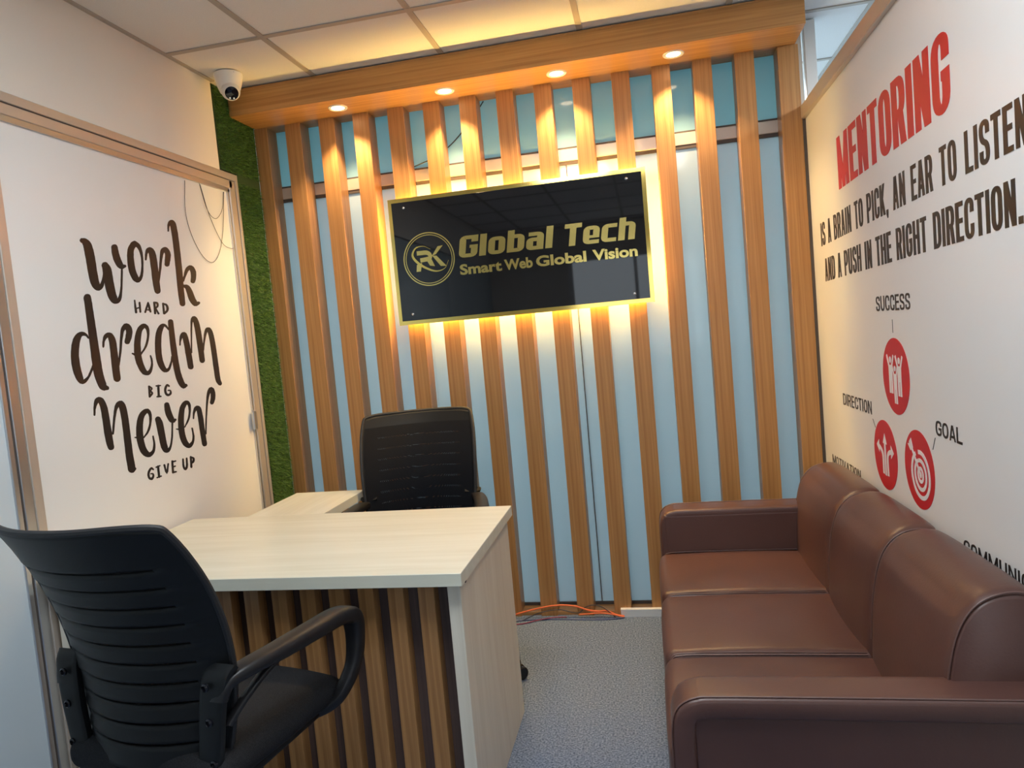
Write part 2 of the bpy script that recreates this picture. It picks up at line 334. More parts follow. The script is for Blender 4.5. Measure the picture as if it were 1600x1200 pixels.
LETTERS = {
 'work': [
  [-12000,17970,-11970,18010,-12000,17940,-11940,18040,-11980,17910,-11890,18050,-11950,17890,-11850,18050,-11920,17880,-11820,18060,-11910,17870,-11790,18060,-11910,17860,-11750,18060,-11900,17850,-11700,18050,-11900,17840,-11660,18030,-11890,17820,-11610,18010,-11880,17800,-11570,17980,-11880,17780,-11530,17940,-11880,17750,-11500,17890,-11870,17710,-11480,17830,-11870,17660,-11470,17770,-11860,17600,-11450,17710,-11860,17530,-11440,17630,-11850,17450,-11430,17540,-11840,17360,-11420,17450,-11840,17260,-11420,17350,-11830,17160,-11410,17240,-11830,17040,-11410,17120,-11820,16920,-11410,17000,-11810,16810,-11400,16900,-11800,16720,-11390,16810,-11790,16640,-11390,16730,-11770,16560,-11380,16670,-11740,16500,-11370,16620,-11710,16440,-11360,16580,-11660,16390,-11360,16550,-11610,16350,-11360,16530,-11530,16320,-11380,16530,-11420,16320,-11420,16520,-11330,16360,-11430,16510,-11270,16400,-11410,16510,-11220,16450,-11380,16520,-11180,16510,-11340,16560,-11150,16580,-11300,16610,-11120,16650,-11260,16670,-11100,16720,-11230,16730,-11080,16780,-11200,16790,-11060,16840,-11180,16840,-11040,16910,-11160,16900,-11020,16960,-11150,16960,-11010,17010,-11140,17010,-10990,17060,-11140,17050,-10970,17100,-11140,17090,-10950,17150,-11140,17140,-10950,17180,-11130,17170,-10970,17200,-11100,17190,-11010,17210,-11060,17210],
  [-11100,17300,-11020,17330,-11140,17250,-10950,17340,-11170,17200,-10890,17320,-11160,17150,-10850,17280,-11150,17110,-10820,17260,-11150,17080,-10790,17230,-11150,17060,-10760,17190,-11150,17020,-10730,17130,-11150,16980,-10720,17070,-11140,16910,-10710,16990,-11140,16840,-10710,16920,-11140,16750,-10700,16830,-11130,16650,-10700,16730,-11130,16540,-10690,16610,-11120,16420,-10680,16500,-11100,16310,-10670,16410,-11080,16230,-10660,16330,-11060,16150,-10650,16260,-11030,16080,-10640,16210,-10990,16020,-10620,16170,-10940,15960,-10610,16140,-10880,15920,-10610,16120,-10800,15890,-10620,16110,-10710,15890,-10640,16110,-10610,15910,-10660,16100,-10530,15950,-10650,16090,-10470,16000,-10620,16090,-10430,16060,-10590,16110,-10400,16120,-10550,16150,-10370,16200,-10510,16210,-10350,16280,-10470,16290,-10330,16360,-10440,16370,-10300,16460,-10410,16460,-10280,16560,-10380,16550,-10260,16660,-10360,16660,-10240,16760,-10340,16760,-10220,16850,-10320,16850,-10200,16950,-10300,16940,-10180,17040,-10280,17040,-10170,17140,-10260,17130,-10170,17150,-10250,17140,-10180,17160,-10240,17160,-10190,17170,-10220,17160],
  [-10490,17990,-10400,18010,-10550,17960,-10340,18000,-10590,17910,-10300,17970,-10600,17860,-10280,17920,-10600,17800,-10280,17870,-10610,17750,-10270,17810,-10610,17680,-10260,17760,-10600,17620,-10260,17710,-10590,17560,-10240,17660,-10580,17490,-10230,17600,-10560,17430,-10210,17550,-10530,17370,-10200,17500,-10500,17310,-10170,17450,-10460,17250,-10150,17400,-10410,17200,-10130,17360,-10330,17160,-10120,17340,-10230,17140,-10140,17340,-10140,17160,-10140,17330,-10090,17190,-10100,17320,-10040,17210,-10050,17320,-10010,17220,-10020,17320,-9990,17240,-9990,17310,-9970,17260,-9970,17290],
  [-9390,18230,-9320,18210,-9460,18220,-9290,18170,-9530,18190,-9290,18120,-9590,18150,-9320,18070,-9630,18100,-9370,18010,-9690,18040,-9420,17960,-9750,17970,-9450,17920,-9800,17880,-9480,17870,-9830,17780,-9500,17800,-9860,17680,-9510,17720,-9870,17580,-9530,17630,-9880,17480,-9530,17530,-9890,17380,-9530,17440,-9890,17280,-9530,17350,-9880,17180,-9520,17260,-9870,17090,-9510,17180,-9840,17000,-9490,17110,-9810,16930,-9470,17050,-9770,16860,-9440,16990,-9730,16800,-9420,16950,-9680,16760,-9400,16910,-9610,16730,-9390,16890,-9520,16700,-9410,16870,-9400,16720,-9450,16860,-9320,16770,-9440,16860,-9260,16820,-9400,16880,-9210,16890,-9360,16930,-9160,16970,-9310,16980,-9130,17060,-9270,17060,-9100,17160,-9230,17160,-9080,17270,-9200,17260,-9060,17370,-9170,17360,-9040,17470,-9160,17460,-9030,17580,-9150,17560,-9020,17680,-9150,17660,-9020,17770,-9160,17740,-9020,17860,-9180,17820,-9040,17950,-9210,17900,-9060,18030,-9250,17960,-9090,18110,-9290,18000,-9140,18160,-9330,18020,-9210,18200,-9370,18020,-9270,18220,-9430,18020,-9310,18240,-9490,18030,-9380,18250,-9540,18060,-9440,18230,-9560,18100,-9500,18200,-9550,18150],
  [-8890,17570,-8910,17570,-8870,17570,-8930,17570,-8850,17590,-8940,17580,-8840,17600,-8940,17600,-8820,17660,-8930,17650,-8800,17720,-8920,17710,-8780,17770,-8910,17770,-8760,17820,-8890,17820,-8720,17860,-8870,17880,-8680,17890,-8850,17930,-8650,17910,-8820,17980,-8630,17910,-8770,18030,-8640,17900,-8690,18070,-8650,17890,-8590,18100,-8680,17880,-8490,18090,-8690,17880,-8410,18060,-8690,17870,-8360,18010,-8690,17850,-8320,17960,-8680,17800,-8300,17900,-8680,17730,-8280,17820,-8670,17640,-8270,17720,-8670,17520,-8260,17600,-8670,17400,-8260,17460,-8660,17270,-8260,17340,-8660,17140,-8260,17200,-8670,17010,-8260,17070,-8670,16880,-8270,16930,-8660,16760,-8270,16820,-8660,16660,-8270,16720,-8650,16580,-8270,16640,-8640,16500,-8270,16560,-8620,16420,-8270,16480,-8600,16380,-8280,16430,-8550,16350,-8320,16380,-8480,16330,-8390,16350],
  [-8340,16720,-8360,16720,-8310,16730,-8380,16730,-8300,16740,-8390,16740,-8290,16750,-8390,16760,-8240,16880,-8350,16880,-8190,17000,-8310,17000,-8150,17120,-8270,17120,-8100,17250,-8230,17250,-8050,17380,-8190,17380,-8010,17530,-8150,17530,-7960,17670,-8110,17660,-7910,17780,-8080,17780,-7870,17870,-8050,17870,-7830,17930,-8030,17940,-7790,17970,-8010,18000,-7760,18000,-7970,18070,-7740,18010,-7910,18120,-7750,18000,-7810,18170,-7770,17990,-7700,18200,-7800,17990,-7600,18190,-7790,17990,-7520,18150,-7770,17960,-7470,18100,-7750,17930,-7430,18050,-7750,17900,-7410,17980,-7750,17870,-7400,17910,-7760,17830,-7420,17850,-7780,17780,-7440,17790,-7790,17730,-7460,17740,-7810,17680,-7480,17680,-7820,17630,-7510,17630,-7830,17580,-7530,17570,-7850,17520,-7560,17520,-7850,17480,-7580,17480,-7820,17450,-7640,17450,-7780,17430,-7700,17430],
  [-7380,18830,-7400,18830,-7360,18840,-7420,18830,-7340,18850,-7430,18840,-7340,18860,-7430,18850,-7320,18920,-7420,18900,-7310,18970,-7420,18960,-7290,19020,-7410,19010,-7260,19070,-7400,19070,-7230,19100,-7380,19120,-7190,19140,-7350,19170,-7150,19160,-7310,19230,-7140,19160,-7260,19270,-7150,19140,-7170,19320,-7190,19130,-7060,19340,-7230,19130,-6960,19320,-7240,19120,-6900,19280,-7230,19100,-6860,19230,-7230,19060,-6840,19170,-7220,18990,-6830,19090,-7210,18900,-6820,18990,-7200,18770,-6800,18860,-7190,18620,-6800,18700,-7190,18440,-6790,18520,-7190,18250,-6790,18320,-7190,18040,-6790,18110,-7200,17810,-6790,17870,-7210,17570,-6800,17630,-7210,17340,-6800,17400,-7220,17120,-6810,17170,-7230,16880,-6830,16930,-7240,16660,-6840,16710,-7240,16470,-6850,16520,-7240,16320,-6850,16370,-7230,16200,-6850,16250,-7220,16100,-6860,16140,-7220,15980,-6860,16020,-7200,15940,-6880,15970,-7150,15910,-6920,15930,-7080,15890,-6990,15900],
  [-6830,16890,-6860,16890,-6800,16890,-6870,16900,-6780,16900,-6880,16920,-6760,16920,-6880,16930,-6730,16970,-6850,16990,-6690,17020,-6820,17040,-6650,17080,-6790,17100,-6610,17130,-6750,17150,-6550,17200,-6720,17220,-6490,17270,-6680,17300,-6440,17330,-6630,17380,-6380,17370,-6570,17450,-6340,17400,-6490,17510,-6290,17410,-6400,17560,-6280,17410,-6290,17600,-6310,17410,-6150,17600,-6320,17410,-6040,17560,-6310,17380,-5980,17500,-6290,17340,-5940,17440,-6280,17290,-5910,17370,-6280,17250,-5910,17300,-6280,17200,-5920,17230,-6290,17140,-5940,17160,-6300,17090,-5960,17100,-6310,17060,-5980,17050,-6320,17030,-6000,17010,-6330,17000,-6030,16970,-6340,16970,-6050,16940,-6350,16920,-6090,16900,-6330,16890,-6140,16870,-6280,16870,-6210,16860],
  [-6910,16720,-6890,16750,-6910,16700,-6860,16770,-6890,16680,-6830,16780,-6860,16670,-6790,16780,-6810,16650,-6730,16780,-6770,16630,-6670,16790,-6750,16620,-6580,16780,-6740,16600,-6490,16750,-6730,16580,-6420,16700,-6720,16530,-6370,16640,-6700,16480,-6330,16580,-6680,16420,-6290,16520,-6660,16350,-6260,16450,-6640,16280,-6230,16380,-6610,16200,-6200,16310,-6570,16130,-6180,16260,-6520,16070,-6150,16210,-6460,16010,-6120,16170,-6390,15960,-6090,16140,-6300,15920,-6090,16130,-6160,15920,-6130,16120,-6060,15950,-6120,16110,-6000,15980,-6070,16110,-5960,16000,-6000,16120,-5920,16020,-5960,16120,-5890,16040,-5920,16110,-5880,16070,-5890,16100],
 ],
 'HARD': [
  [-9770,16070,-9750,16070,-9780,16060,-9730,16060,-9790,16050,-9720,16060,-9800,16040,-9720,16040,-9800,15960,-9720,15970,-9810,15880,-9710,15890,-9820,15800,-9710,15810,-9820,15730,-9700,15740,-9820,15670,-9700,15680,-9820,15600,-9700,15620,-9810,15580,-9700,15600,-9800,15570,-9720,15580,-9770,15570,-9740,15570],
  [-9530,16000,-9500,16000,-9550,15990,-9480,15990,-9560,15970,-9470,15980,-9570,15960,-9470,15970,-9570,15850,-9470,15860,-9580,15740,-9480,15740,-9580,15620,-9480,15630,-9580,15610,-9490,15620,-9570,15600,-9500,15600,-9550,15590,-9520,15600],
  [-9810,15720,-9810,15740,-9800,15710,-9810,15750,-9780,15710,-9800,15760,-9770,15710,-9780,15760,-9680,15730,-9700,15780,-9600,15750,-9610,15800,-9510,15770,-9530,15820,-9500,15770,-9510,15820,-9490,15780,-9490,15810,-9480,15790,-9480,15810],
  [-9050,16010,-9030,16010,-9070,16010,-9020,16000,-9080,16000,-9020,15990,-9090,15990,-9020,15980,-9130,15940,-9050,15920,-9160,15890,-9080,15870,-9200,15830,-9110,15810,-9240,15770,-9140,15750,-9280,15700,-9190,15680,-9320,15630,-9230,15610,-9320,15620,-9240,15600,-9320,15600,-9260,15590,-9310,15590,-9280,15590],
  [-9070,16010,-9050,16010,-9090,16000,-9030,16010,-9090,15990,-9020,16000,-9100,15980,-9020,15990,-9090,15910,-8990,15930,-9090,15840,-8970,15860,-9080,15770,-8960,15800,-9070,15720,-8950,15740,-9050,15670,-8940,15690,-9030,15630,-8940,15650,-9020,15620,-8940,15630,-9010,15610,-8950,15620,-8990,15610,-8960,15610],
  [-9260,15700,-9260,15720,-9260,15700,-9250,15730,-9250,15690,-9240,15730,-9240,15690,-9220,15730,-9160,15690,-9150,15730,-9090,15680,-9080,15730,-9020,15680,-9010,15730,-9010,15680,-9000,15730,-8990,15690,-8990,15720,-8980,15700,-8980,15710],
  [-8730,16030,-8690,16030,-8750,16020,-8670,16020,-8770,16000,-8650,16010,-8780,15980,-8650,15990,-8780,15850,-8660,15860,-8790,15720,-8670,15720,-8800,15580,-8680,15590,-8790,15570,-8690,15570,-8780,15550,-8700,15560,-8760,15550,-8730,15550],
  [-8770,16000,-8760,16020,-8760,15990,-8740,16030,-8750,15980,-8730,16030,-8740,15970,-8710,16030,-8690,15960,-8660,16030,-8640,15960,-8610,16030,-8610,15950,-8550,16020,-8600,15950,-8500,16000,-8600,15940,-8480,15960,-8600,15910,-8480,15920,-8600,15890,-8490,15880,-8610,15870,-8510,15840,-8620,15860,-8550,15810,-8640,15850,-8600,15790,-8670,15830,-8640,15780,-8710,15810,-8670,15770,-8720,15810,-8690,15760,-8730,15790,-8710,15760,-8730,15780,-8720,15770],
  [-8700,15790,-8680,15800,-8720,15780,-8660,15800,-8720,15770,-8640,15800,-8720,15760,-8630,15790,-8680,15690,-8590,15720,-8640,15630,-8550,15660,-8600,15560,-8500,15600,-8590,15550,-8500,15580,-8570,15540,-8500,15570,-8550,15550,-8520,15550],
  [-8240,16000,-8210,16010,-8260,15990,-8190,16000,-8270,15980,-8170,15990,-8280,15960,-8170,15980,-8280,15840,-8170,15850,-8290,15710,-8170,15720,-8290,15590,-8170,15600,-8290,15570,-8180,15580,-8270,15560,-8190,15570,-8250,15550,-8220,15560],
  [-8280,15970,-8260,15990,-8280,15960,-8250,16000,-8270,15940,-8220,16010,-8250,15940,-8200,16000,-8200,15920,-8150,15990,-8140,15910,-8090,15980,-8100,15900,-8020,15970,-8080,15880,-7970,15930,-8060,15850,-7940,15890,-8060,15810,-7920,15830,-8060,15770,-7920,15770,-8070,15740,-7950,15710,-8090,15710,-8000,15660,-8140,15680,-8060,15620,-8190,15650,-8120,15590,-8250,15610,-8180,15560,-8270,15600,-8200,15550,-8270,15580,-8230,15550,-8270,15570,-8250,15550],
 ],
 'dream': [
  [-12040,16180,-11950,16190,-12100,16140,-11890,16180,-12140,16090,-11840,16140,-12160,16040,-11830,16090,-12160,15980,-11820,16030,-12150,15920,-11820,15970,-12150,15850,-11810,15900,-12150,15770,-11810,15820,-12150,15660,-11810,15710,-12150,15540,-11800,15580,-12150,15400,-11800,15440,-12150,15250,-11790,15290,-12150,15090,-11790,15130,-12150,14910,-11780,14950,-12150,14730,-11780,14760,-12150,14560,-11770,14590,-12150,14390,-11770,14420,-12150,14230,-11760,14260,-12160,14080,-11750,14100,-12150,13930,-11750,13950,-12150,13790,-11740,13820,-12150,13660,-11740,13690,-12140,13540,-11730,13580,-12120,13420,-11720,13470,-12090,13310,-11700,13370,-12050,13190,-11680,13270,-12010,13090,-11650,13180,-11960,13000,-11640,13130,-11870,12940,-11650,13110,-11770,12910,-11670,13110,-11710,12920,-11640,13090,-11660,12920,-11600,13060,-11620,12920,-11560,13040,-11580,12930,-11540,13010,-11550,12950,-11540,12980],
  [-12150,14700,-12170,14690,-12140,14710,-12180,14690,-12140,14720,-12190,14690,-12140,14730,-12200,14700,-12160,14760,-12230,14730,-12170,14800,-12250,14760,-12200,14840,-12280,14780,-12240,14870,-12310,14790,-12280,14900,-12340,14790,-12340,14920,-12390,14790,-12420,14930,-12420,14780,-12510,14920,-12440,14770,-12600,14890,-12460,14750,-12680,14840,-12490,14710,-12750,14780,-12510,14670,-12820,14700,-12540,14620,-12870,14600,-12570,14540,-12920,14500,-12600,14450,-12950,14380,-12630,14350,-12980,14270,-12650,14250,-13000,14150,-12670,14150,-13010,14030,-12670,14040,-13020,13910,-12670,13930,-13010,13800,-12670,13830,-13000,13700,-12660,13740,-12980,13590,-12650,13650,-12950,13500,-12630,13560,-12920,13420,-12620,13490,-12880,13350,-12610,13440,-12830,13290,-12600,13400,-12770,13240,-12610,13380,-12660,13210,-12630,13370,-12570,13230,-12620,13360,-12490,13270,-12570,13370,-12430,13320,-12510,13400,-12370,13380,-12450,13430,-12310,13440,-12390,13480,-12260,13500,-12350,13540,-12210,13570,-12300,13600,-12170,13620,-12260,13660,-12140,13670,-12230,13700,-12120,13720,-12200,13740,-12100,13760,-12180,13780,-12080,13800,-12150,13820,-12070,13810,-12140,13830,-12080,13820,-12120,13840,-12090,13830,-12110,13840],
  [-11560,14370,-11580,14370,-11540,14380,-11590,14380,-11530,14390,-11600,14390,-11520,14400,-11600,14410,-11500,14450,-11600,14450,-11490,14500,-11590,14500,-11480,14540,-11580,14560,-11460,14590,-11560,14610,-11420,14630,-11540,14660,-11380,14670,-11520,14720,-11340,14700,-11490,14770,-11310,14710,-11440,14820,-11290,14710,-11370,14860,-11270,14710,-11290,14890,-11270,14710,-11190,14890,-11290,14710,-11090,14860,-11290,14700,-11030,14800,-11290,14660,-10990,14740,-11280,14610,-10960,14670,-11270,14550,-10940,14590,-11270,14470,-10930,14510,-11270,14390,-10930,14410,-11270,14290,-10930,14310,-11270,14180,-10930,14200,-11280,14060,-10930,14070,-11280,13930,-10930,13940,-11290,13800,-10930,13810,-11290,13680,-10930,13680,-11290,13570,-10940,13580,-11290,13470,-10940,13480,-11290,13380,-10940,13390,-11280,13280,-10940,13290,-11270,13230,-10950,13240,-11220,13190,-11000,13190,-11160,13160,-11070,13160],
  [-10950,13710,-10980,13710,-10930,13710,-10990,13720,-10920,13720,-11000,13740,-10910,13740,-11000,13750,-10870,13840,-10960,13860,-10830,13950,-10930,13960,-10790,14060,-10890,14070,-10750,14170,-10860,14180,-10710,14300,-10820,14310,-10670,14440,-10790,14450,-10640,14570,-10760,14580,-10600,14680,-10730,14690,-10560,14770,-10700,14790,-10530,14850,-10680,14870,-10500,14910,-10660,14940,-10460,14950,-10630,15010,-10420,14980,-10580,15080,-10370,15000,-10520,15130,-10350,15000,-10440,15190,-10390,14990,-10320,15210,-10420,14990,-10200,15180,-10410,14980,-10130,15120,-10400,14960,-10090,15060,-10390,14940,-10070,14980,-10390,14910,-10070,14900,-10400,14850,-10090,14830,-10430,14800,-10120,14760,-10450,14740,-10150,14690,-10460,14700,-10180,14640,-10480,14670,-10210,14600,-10500,14630,-10240,14560,-10520,14580,-10270,14520,-10530,14540,-10310,14480,-10520,14500,-10360,14460,-10480,14470,-10420,14460],
  [-9790,14050,-9810,14060,-9770,14050,-9810,14070,-9750,14050,-9810,14080,-9740,14060,-9800,14100,-9660,14130,-9730,14170,-9580,14190,-9650,14230,-9500,14260,-9580,14300,-9420,14340,-9520,14370,-9360,14420,-9470,14450,-9310,14510,-9420,14540,-9260,14610,-9380,14620,-9230,14700,-9350,14700,-9200,14780,-9330,14790,-9180,14870,-9330,14870,-9170,14960,-9340,14940,-9180,15030,-9360,14990,-9210,15100,-9390,15020,-9270,15150,-9420,15030,-9350,15190,-9440,15030,-9460,15200,-9430,15030,-9570,15170,-9450,15010,-9670,15120,-9490,14990,-9760,15060,-9540,14950,-9840,14970,-9580,14900,-9900,14880,-9620,14820,-9960,14770,-9650,14730,-10010,14650,-9690,14620,-10050,14530,-9720,14510,-10080,14420,-9740,14400,-10100,14290,-9750,14290,-10120,14170,-9760,14180,-10120,14060,-9770,14080,-10120,13950,-9760,13980,-10100,13840,-9750,13890,-10080,13750,-9730,13800,-10040,13660,-9710,13720,-10000,13570,-9680,13650,-9950,13480,-9650,13580,-9890,13410,-9620,13520,-9820,13340,-9600,13480,-9720,13300,-9580,13460,-9620,13280,-9560,13450,-9510,13280,-9550,13440,-9410,13320,-9530,13440,-9340,13380,-9490,13460,-9290,13450,-9430,13500,-9250,13530,-9380,13560,-9220,13600,-9340,13620,-9200,13660,-9320,13670,-9200,13730,-9300,13730,-9190,13790,-9300,13790,-9200,13850,-9300,13840,-9200,13890,-9300,13880,-9220,13930,-9310,13910,-9230,13960,-9320,13950,-9250,14000,-9320,13990,-9250,14010,-9320,14000,-9270,14020,-9320,14010,-9280,14020,-9300,14020],
  [-10250,14120,-10240,14130,-10250,14110,-10220,14140,-10240,14100,-10210,14150,-10230,14090,-10190,14140,-10180,14070,-10130,14130,-10140,14040,-10080,14120,-10090,14020,-10030,14110,-10060,14020,-10000,14100,-10030,14020,-9990,14080,-10010,14030,-9990,14060],
  [-8040,14940,-8060,14940,-8030,14960,-8080,14930,-8030,14970,-8100,14940,-8040,14980,-8110,14940,-8080,15030,-8160,14990,-8120,15080,-8210,15030,-8160,15130,-8260,15070,-8220,15170,-8300,15080,-8290,15190,-8330,15080,-8370,15200,-8340,15060,-8470,15180,-8340,15050,-8560,15140,-8360,15030,-8630,15090,-8390,14990,-8710,15020,-8430,14930,-8780,14930,-8470,14870,-8840,14830,-8510,14790,-8890,14710,-8550,14680,-8930,14580,-8580,14560,-8960,14440,-8610,14420,-8980,14300,-8630,14290,-9000,14160,-8640,14170,-9000,14020,-8650,14030,-9000,13880,-8640,13910,-8980,13760,-8630,13800,-8940,13640,-8600,13710,-8890,13540,-8570,13620,-8820,13450,-8540,13550,-8740,13380,-8510,13510,-8640,13330,-8500,13490,-8510,13320,-8490,13470,-8400,13340,-8460,13470,-8310,13390,-8430,13470,-8250,13450,-8370,13500,-8190,13540,-8310,13570,-8140,13620,-8250,13650,-8100,13700,-8200,13720,-8080,13750,-8170,13770,-8060,13810,-8160,13820,-8050,13850,-8140,13860,-8040,13900,-8130,13910,-8040,13920,-8120,13920,-8050,13930,-8110,13930,-8070,13930,-8090,13930],
  [-7950,15360,-7860,15370,-8010,15340,-7810,15350,-8050,15300,-7760,15320,-8060,15260,-7750,15280,-8070,15140,-7750,15160,-8080,15030,-7750,15050,-8080,14920,-7750,14940,-8090,14790,-7750,14810,-8090,14640,-7750,14660,-8100,14470,-7750,14490,-8100,14300,-7740,14320,-8100,14130,-7730,14150,-8090,13970,-7730,13980,-8090,13790,-7720,13810,-8080,13630,-7710,13650,-8070,13470,-7690,13500,-8050,13340,-7680,13370,-8030,13230,-7660,13260,-8010,13120,-7630,13170,-7980,13020,-7610,13080,-7940,12920,-7570,12990,-7890,12820,-7540,12900,-7830,12740,-7500,12830,-7760,12670,-7480,12800,-7630,12610,-7520,12800,-7500,12620,-7560,12800,-7450,12650,-7520,12790,-7420,12660,-7460,12790,-7380,12670,-7420,12790,-7350,12690,-7380,12770,-7340,12720,-7350,12750],
  [-7510,14320,-7530,14320,-7490,14320,-7540,14330,-7480,14330,-7550,14340,-7470,14340,-7550,14350,-7450,14390,-7540,14400,-7440,14440,-7530,14450,-7420,14490,-7520,14500,-7390,14530,-7510,14550,-7350,14580,-7490,14610,-7300,14630,-7470,14670,-7260,14660,-7440,14720,-7220,14680,-7400,14770,-7190,14690,-7350,14810,-7190,14690,-7280,14850,-7260,14690,-7130,14860,-7300,14700,-7020,14810,-7300,14670,-6980,14740,-7290,14610,-6950,14660,-7280,14530,-6930,14570,-7270,14430,-6910,14470,-7250,14310,-6890,14340,-7240,14170,-6880,14200,-7240,14030,-6860,14050,-7220,13890,-6850,13910,-7210,13770,-6840,13790,-7200,13660,-6830,13680,-7190,13550,-6830,13570,-7180,13440,-6820,13460,-7160,13390,-6830,13410,-7110,13360,-6870,13370,-7030,13340,-6940,13340],
  [-6830,13990,-6850,13990,-6810,14000,-6870,14000,-6800,14010,-6880,14010,-6790,14020,-6880,14020,-6770,14170,-6860,14170,-6740,14320,-6830,14320,-6720,14470,-6810,14470,-6690,14610,-6780,14610,-6660,14760,-6760,14760,-6630,14910,-6740,14910,-6600,15050,-6710,15050,-6570,15160,-6690,15170,-6540,15240,-6680,15250,-6500,15290,-6660,15310,-6470,15320,-6640,15360,-6440,15340,-6620,15400,-6410,15350,-6580,15440,-6410,15340,-6510,15490,-6480,15330,-6370,15510,-6520,15340,-6260,15470,-6520,15320,-6200,15420,-6500,15270,-6160,15350,-6480,15210,-6120,15270,-6470,15120,-6090,15170,-6450,14990,-6070,15040,-6440,14850,-6050,14880,-6430,14680,-6040,14710,-6420,14500,-6030,14530,-6410,14310,-6020,14330,-6400,14100,-6020,14120,-6390,13880,-6020,13890,-6380,13660,-6020,13680,-6360,13620,-6030,13630,-6310,13580,-6080,13590,-6240,13560,-6150,13560],
  [-6050,14050,-6070,14050,-6030,14050,-6090,14060,-6010,14060,-6100,14070,-6000,14070,-6100,14080,-5960,14180,-6060,14190,-5920,14290,-6030,14300,-5880,14400,-5990,14410,-5830,14500,-5960,14510,-5780,14600,-5920,14610,-5730,14690,-5890,14710,-5680,14770,-5850,14800,-5630,14830,-5810,14880,-5580,14870,-5770,14940,-5540,14890,-5710,15000,-5550,14880,-5610,15040,-5610,14880,-5450,15040,-5630,14870,-5360,15000,-5610,14850,-5300,14940,-5590,14800,-5250,14860,-5570,14720,-5220,14770,-5550,14610,-5190,14640,-5530,14470,-5170,14500,-5520,14310,-5150,14330,-5510,14130,-5140,14150,-5500,13920,-5130,13930,-5490,13680,-5120,13690,-5490,13440,-5110,13450,-5480,13240,-5100,13250,-5470,13090,-5100,13100,-5470,12970,-5100,12980,-5460,12870,-5090,12880,-5440,12780,-5080,12800,-5410,12700,-5070,12750,-5370,12650,-5060,12720,-5330,12610,-5040,12690,-5300,12580,-5020,12640,-5260,12550,-5010,12610,-5200,12530,-5030,12570,-5140,12520,-5070,12540],
 ],
 'BIG': [
  [-9570,12900,-9540,12900,-9590,12900,-9520,12890,-9610,12880,-9510,12880,-9620,12870,-9500,12860,-9630,12740,-9520,12740,-9640,12620,-9530,12610,-9650,12490,-9540,12490,-9650,12480,-9540,12470,-9630,12460,-9560,12460,-9610,12460,-9580,12450],
  [-9600,12870,-9590,12890,-9610,12860,-9570,12890,-9600,12850,-9550,12890,-9590,12840,-9530,12890,-9540,12810,-9480,12860,-9490,12780,-9420,12830,-9480,12770,-9380,12780,-9480,12770,-9410,12730,-9520,12740,-9460,12700,-9560,12720,-9510,12680,-9570,12710,-9520,12670,-9570,12700,-9540,12670,-9570,12680,-9560,12670],
  [-9570,12710,-9560,12720,-9580,12700,-9540,12730,-9580,12690,-9520,12720,-9570,12670,-9500,12720,-9530,12640,-9460,12690,-9500,12620,-9410,12650,-9490,12610,-9380,12590,-9510,12590,-9430,12540,-9570,12550,-9500,12500,-9630,12510,-9560,12460,-9640,12500,-9580,12450,-9640,12480,-9600,12450,-9640,12470,-9620,12450],
  [-9210,12840,-9210,12860,-9210,12830,-9210,12870,-9190,12830,-9190,12880,-9180,12820,-9170,12880,-9100,12820,-9100,12880,-9020,12820,-9020,12880,-8940,12820,-8940,12870,-8930,12820,-8930,12870,-8910,12830,-8910,12860,-8900,12840,-8900,12850],
  [-9070,12890,-9040,12890,-9100,12880,-9020,12880,-9120,12870,-9000,12860,-9120,12850,-9000,12850,-9140,12720,-9010,12710,-9150,12590,-9030,12580,-9170,12450,-9040,12450,-9160,12440,-9050,12430,-9150,12420,-9070,12410,-9120,12410,-9090,12410],
  [-9240,12440,-9240,12450,-9230,12430,-9230,12460,-9220,12420,-9220,12470,-9200,12420,-9200,12470,-9130,12410,-9130,12470,-9060,12410,-9060,12470,-8990,12410,-8990,12470,-8970,12410,-8970,12460,-8960,12420,-8960,12460,-8950,12430,-8950,12440],
  [-8420,12760,-8440,12750,-8410,12780,-8460,12750,-8410,12790,-8490,12750,-8420,12810,-8500,12760,-8440,12820,-8530,12780,-8470,12840,-8550,12790,-8510,12870,-8550,12800,-8590,12870,-8530,12800,-8640,12840,-8550,12780,-8690,12800,-8580,12750,-8730,12750,-8610,12710,-8760,12700,-8630,12680,-8770,12650,-8640,12640,-8770,12590,-8640,12600,-8760,12540,-8630,12550,-8740,12490,-8620,12520,-8700,12450,-8600,12510,-8650,12420,-8580,12500,-8600,12400,-8560,12490,-8540,12400,-8540,12490,-8480,12410,-8530,12490,-8430,12430,-8510,12500,-8390,12450,-8490,12510,-8360,12480,-8470,12520,-8350,12520,-8460,12530,-8350,12550,-8450,12560,-8360,12590,-8450,12580,-8380,12620,-8450,12590,-8420,12640,-8460,12590,-8460,12650,-8480,12590,-8500,12650,-8510,12600,-8530,12650,-8540,12600,-8550,12650,-8560,12600,-8560,12650,-8570,12610,-8570,12640,-8580,12620],
 ],
 'never': [
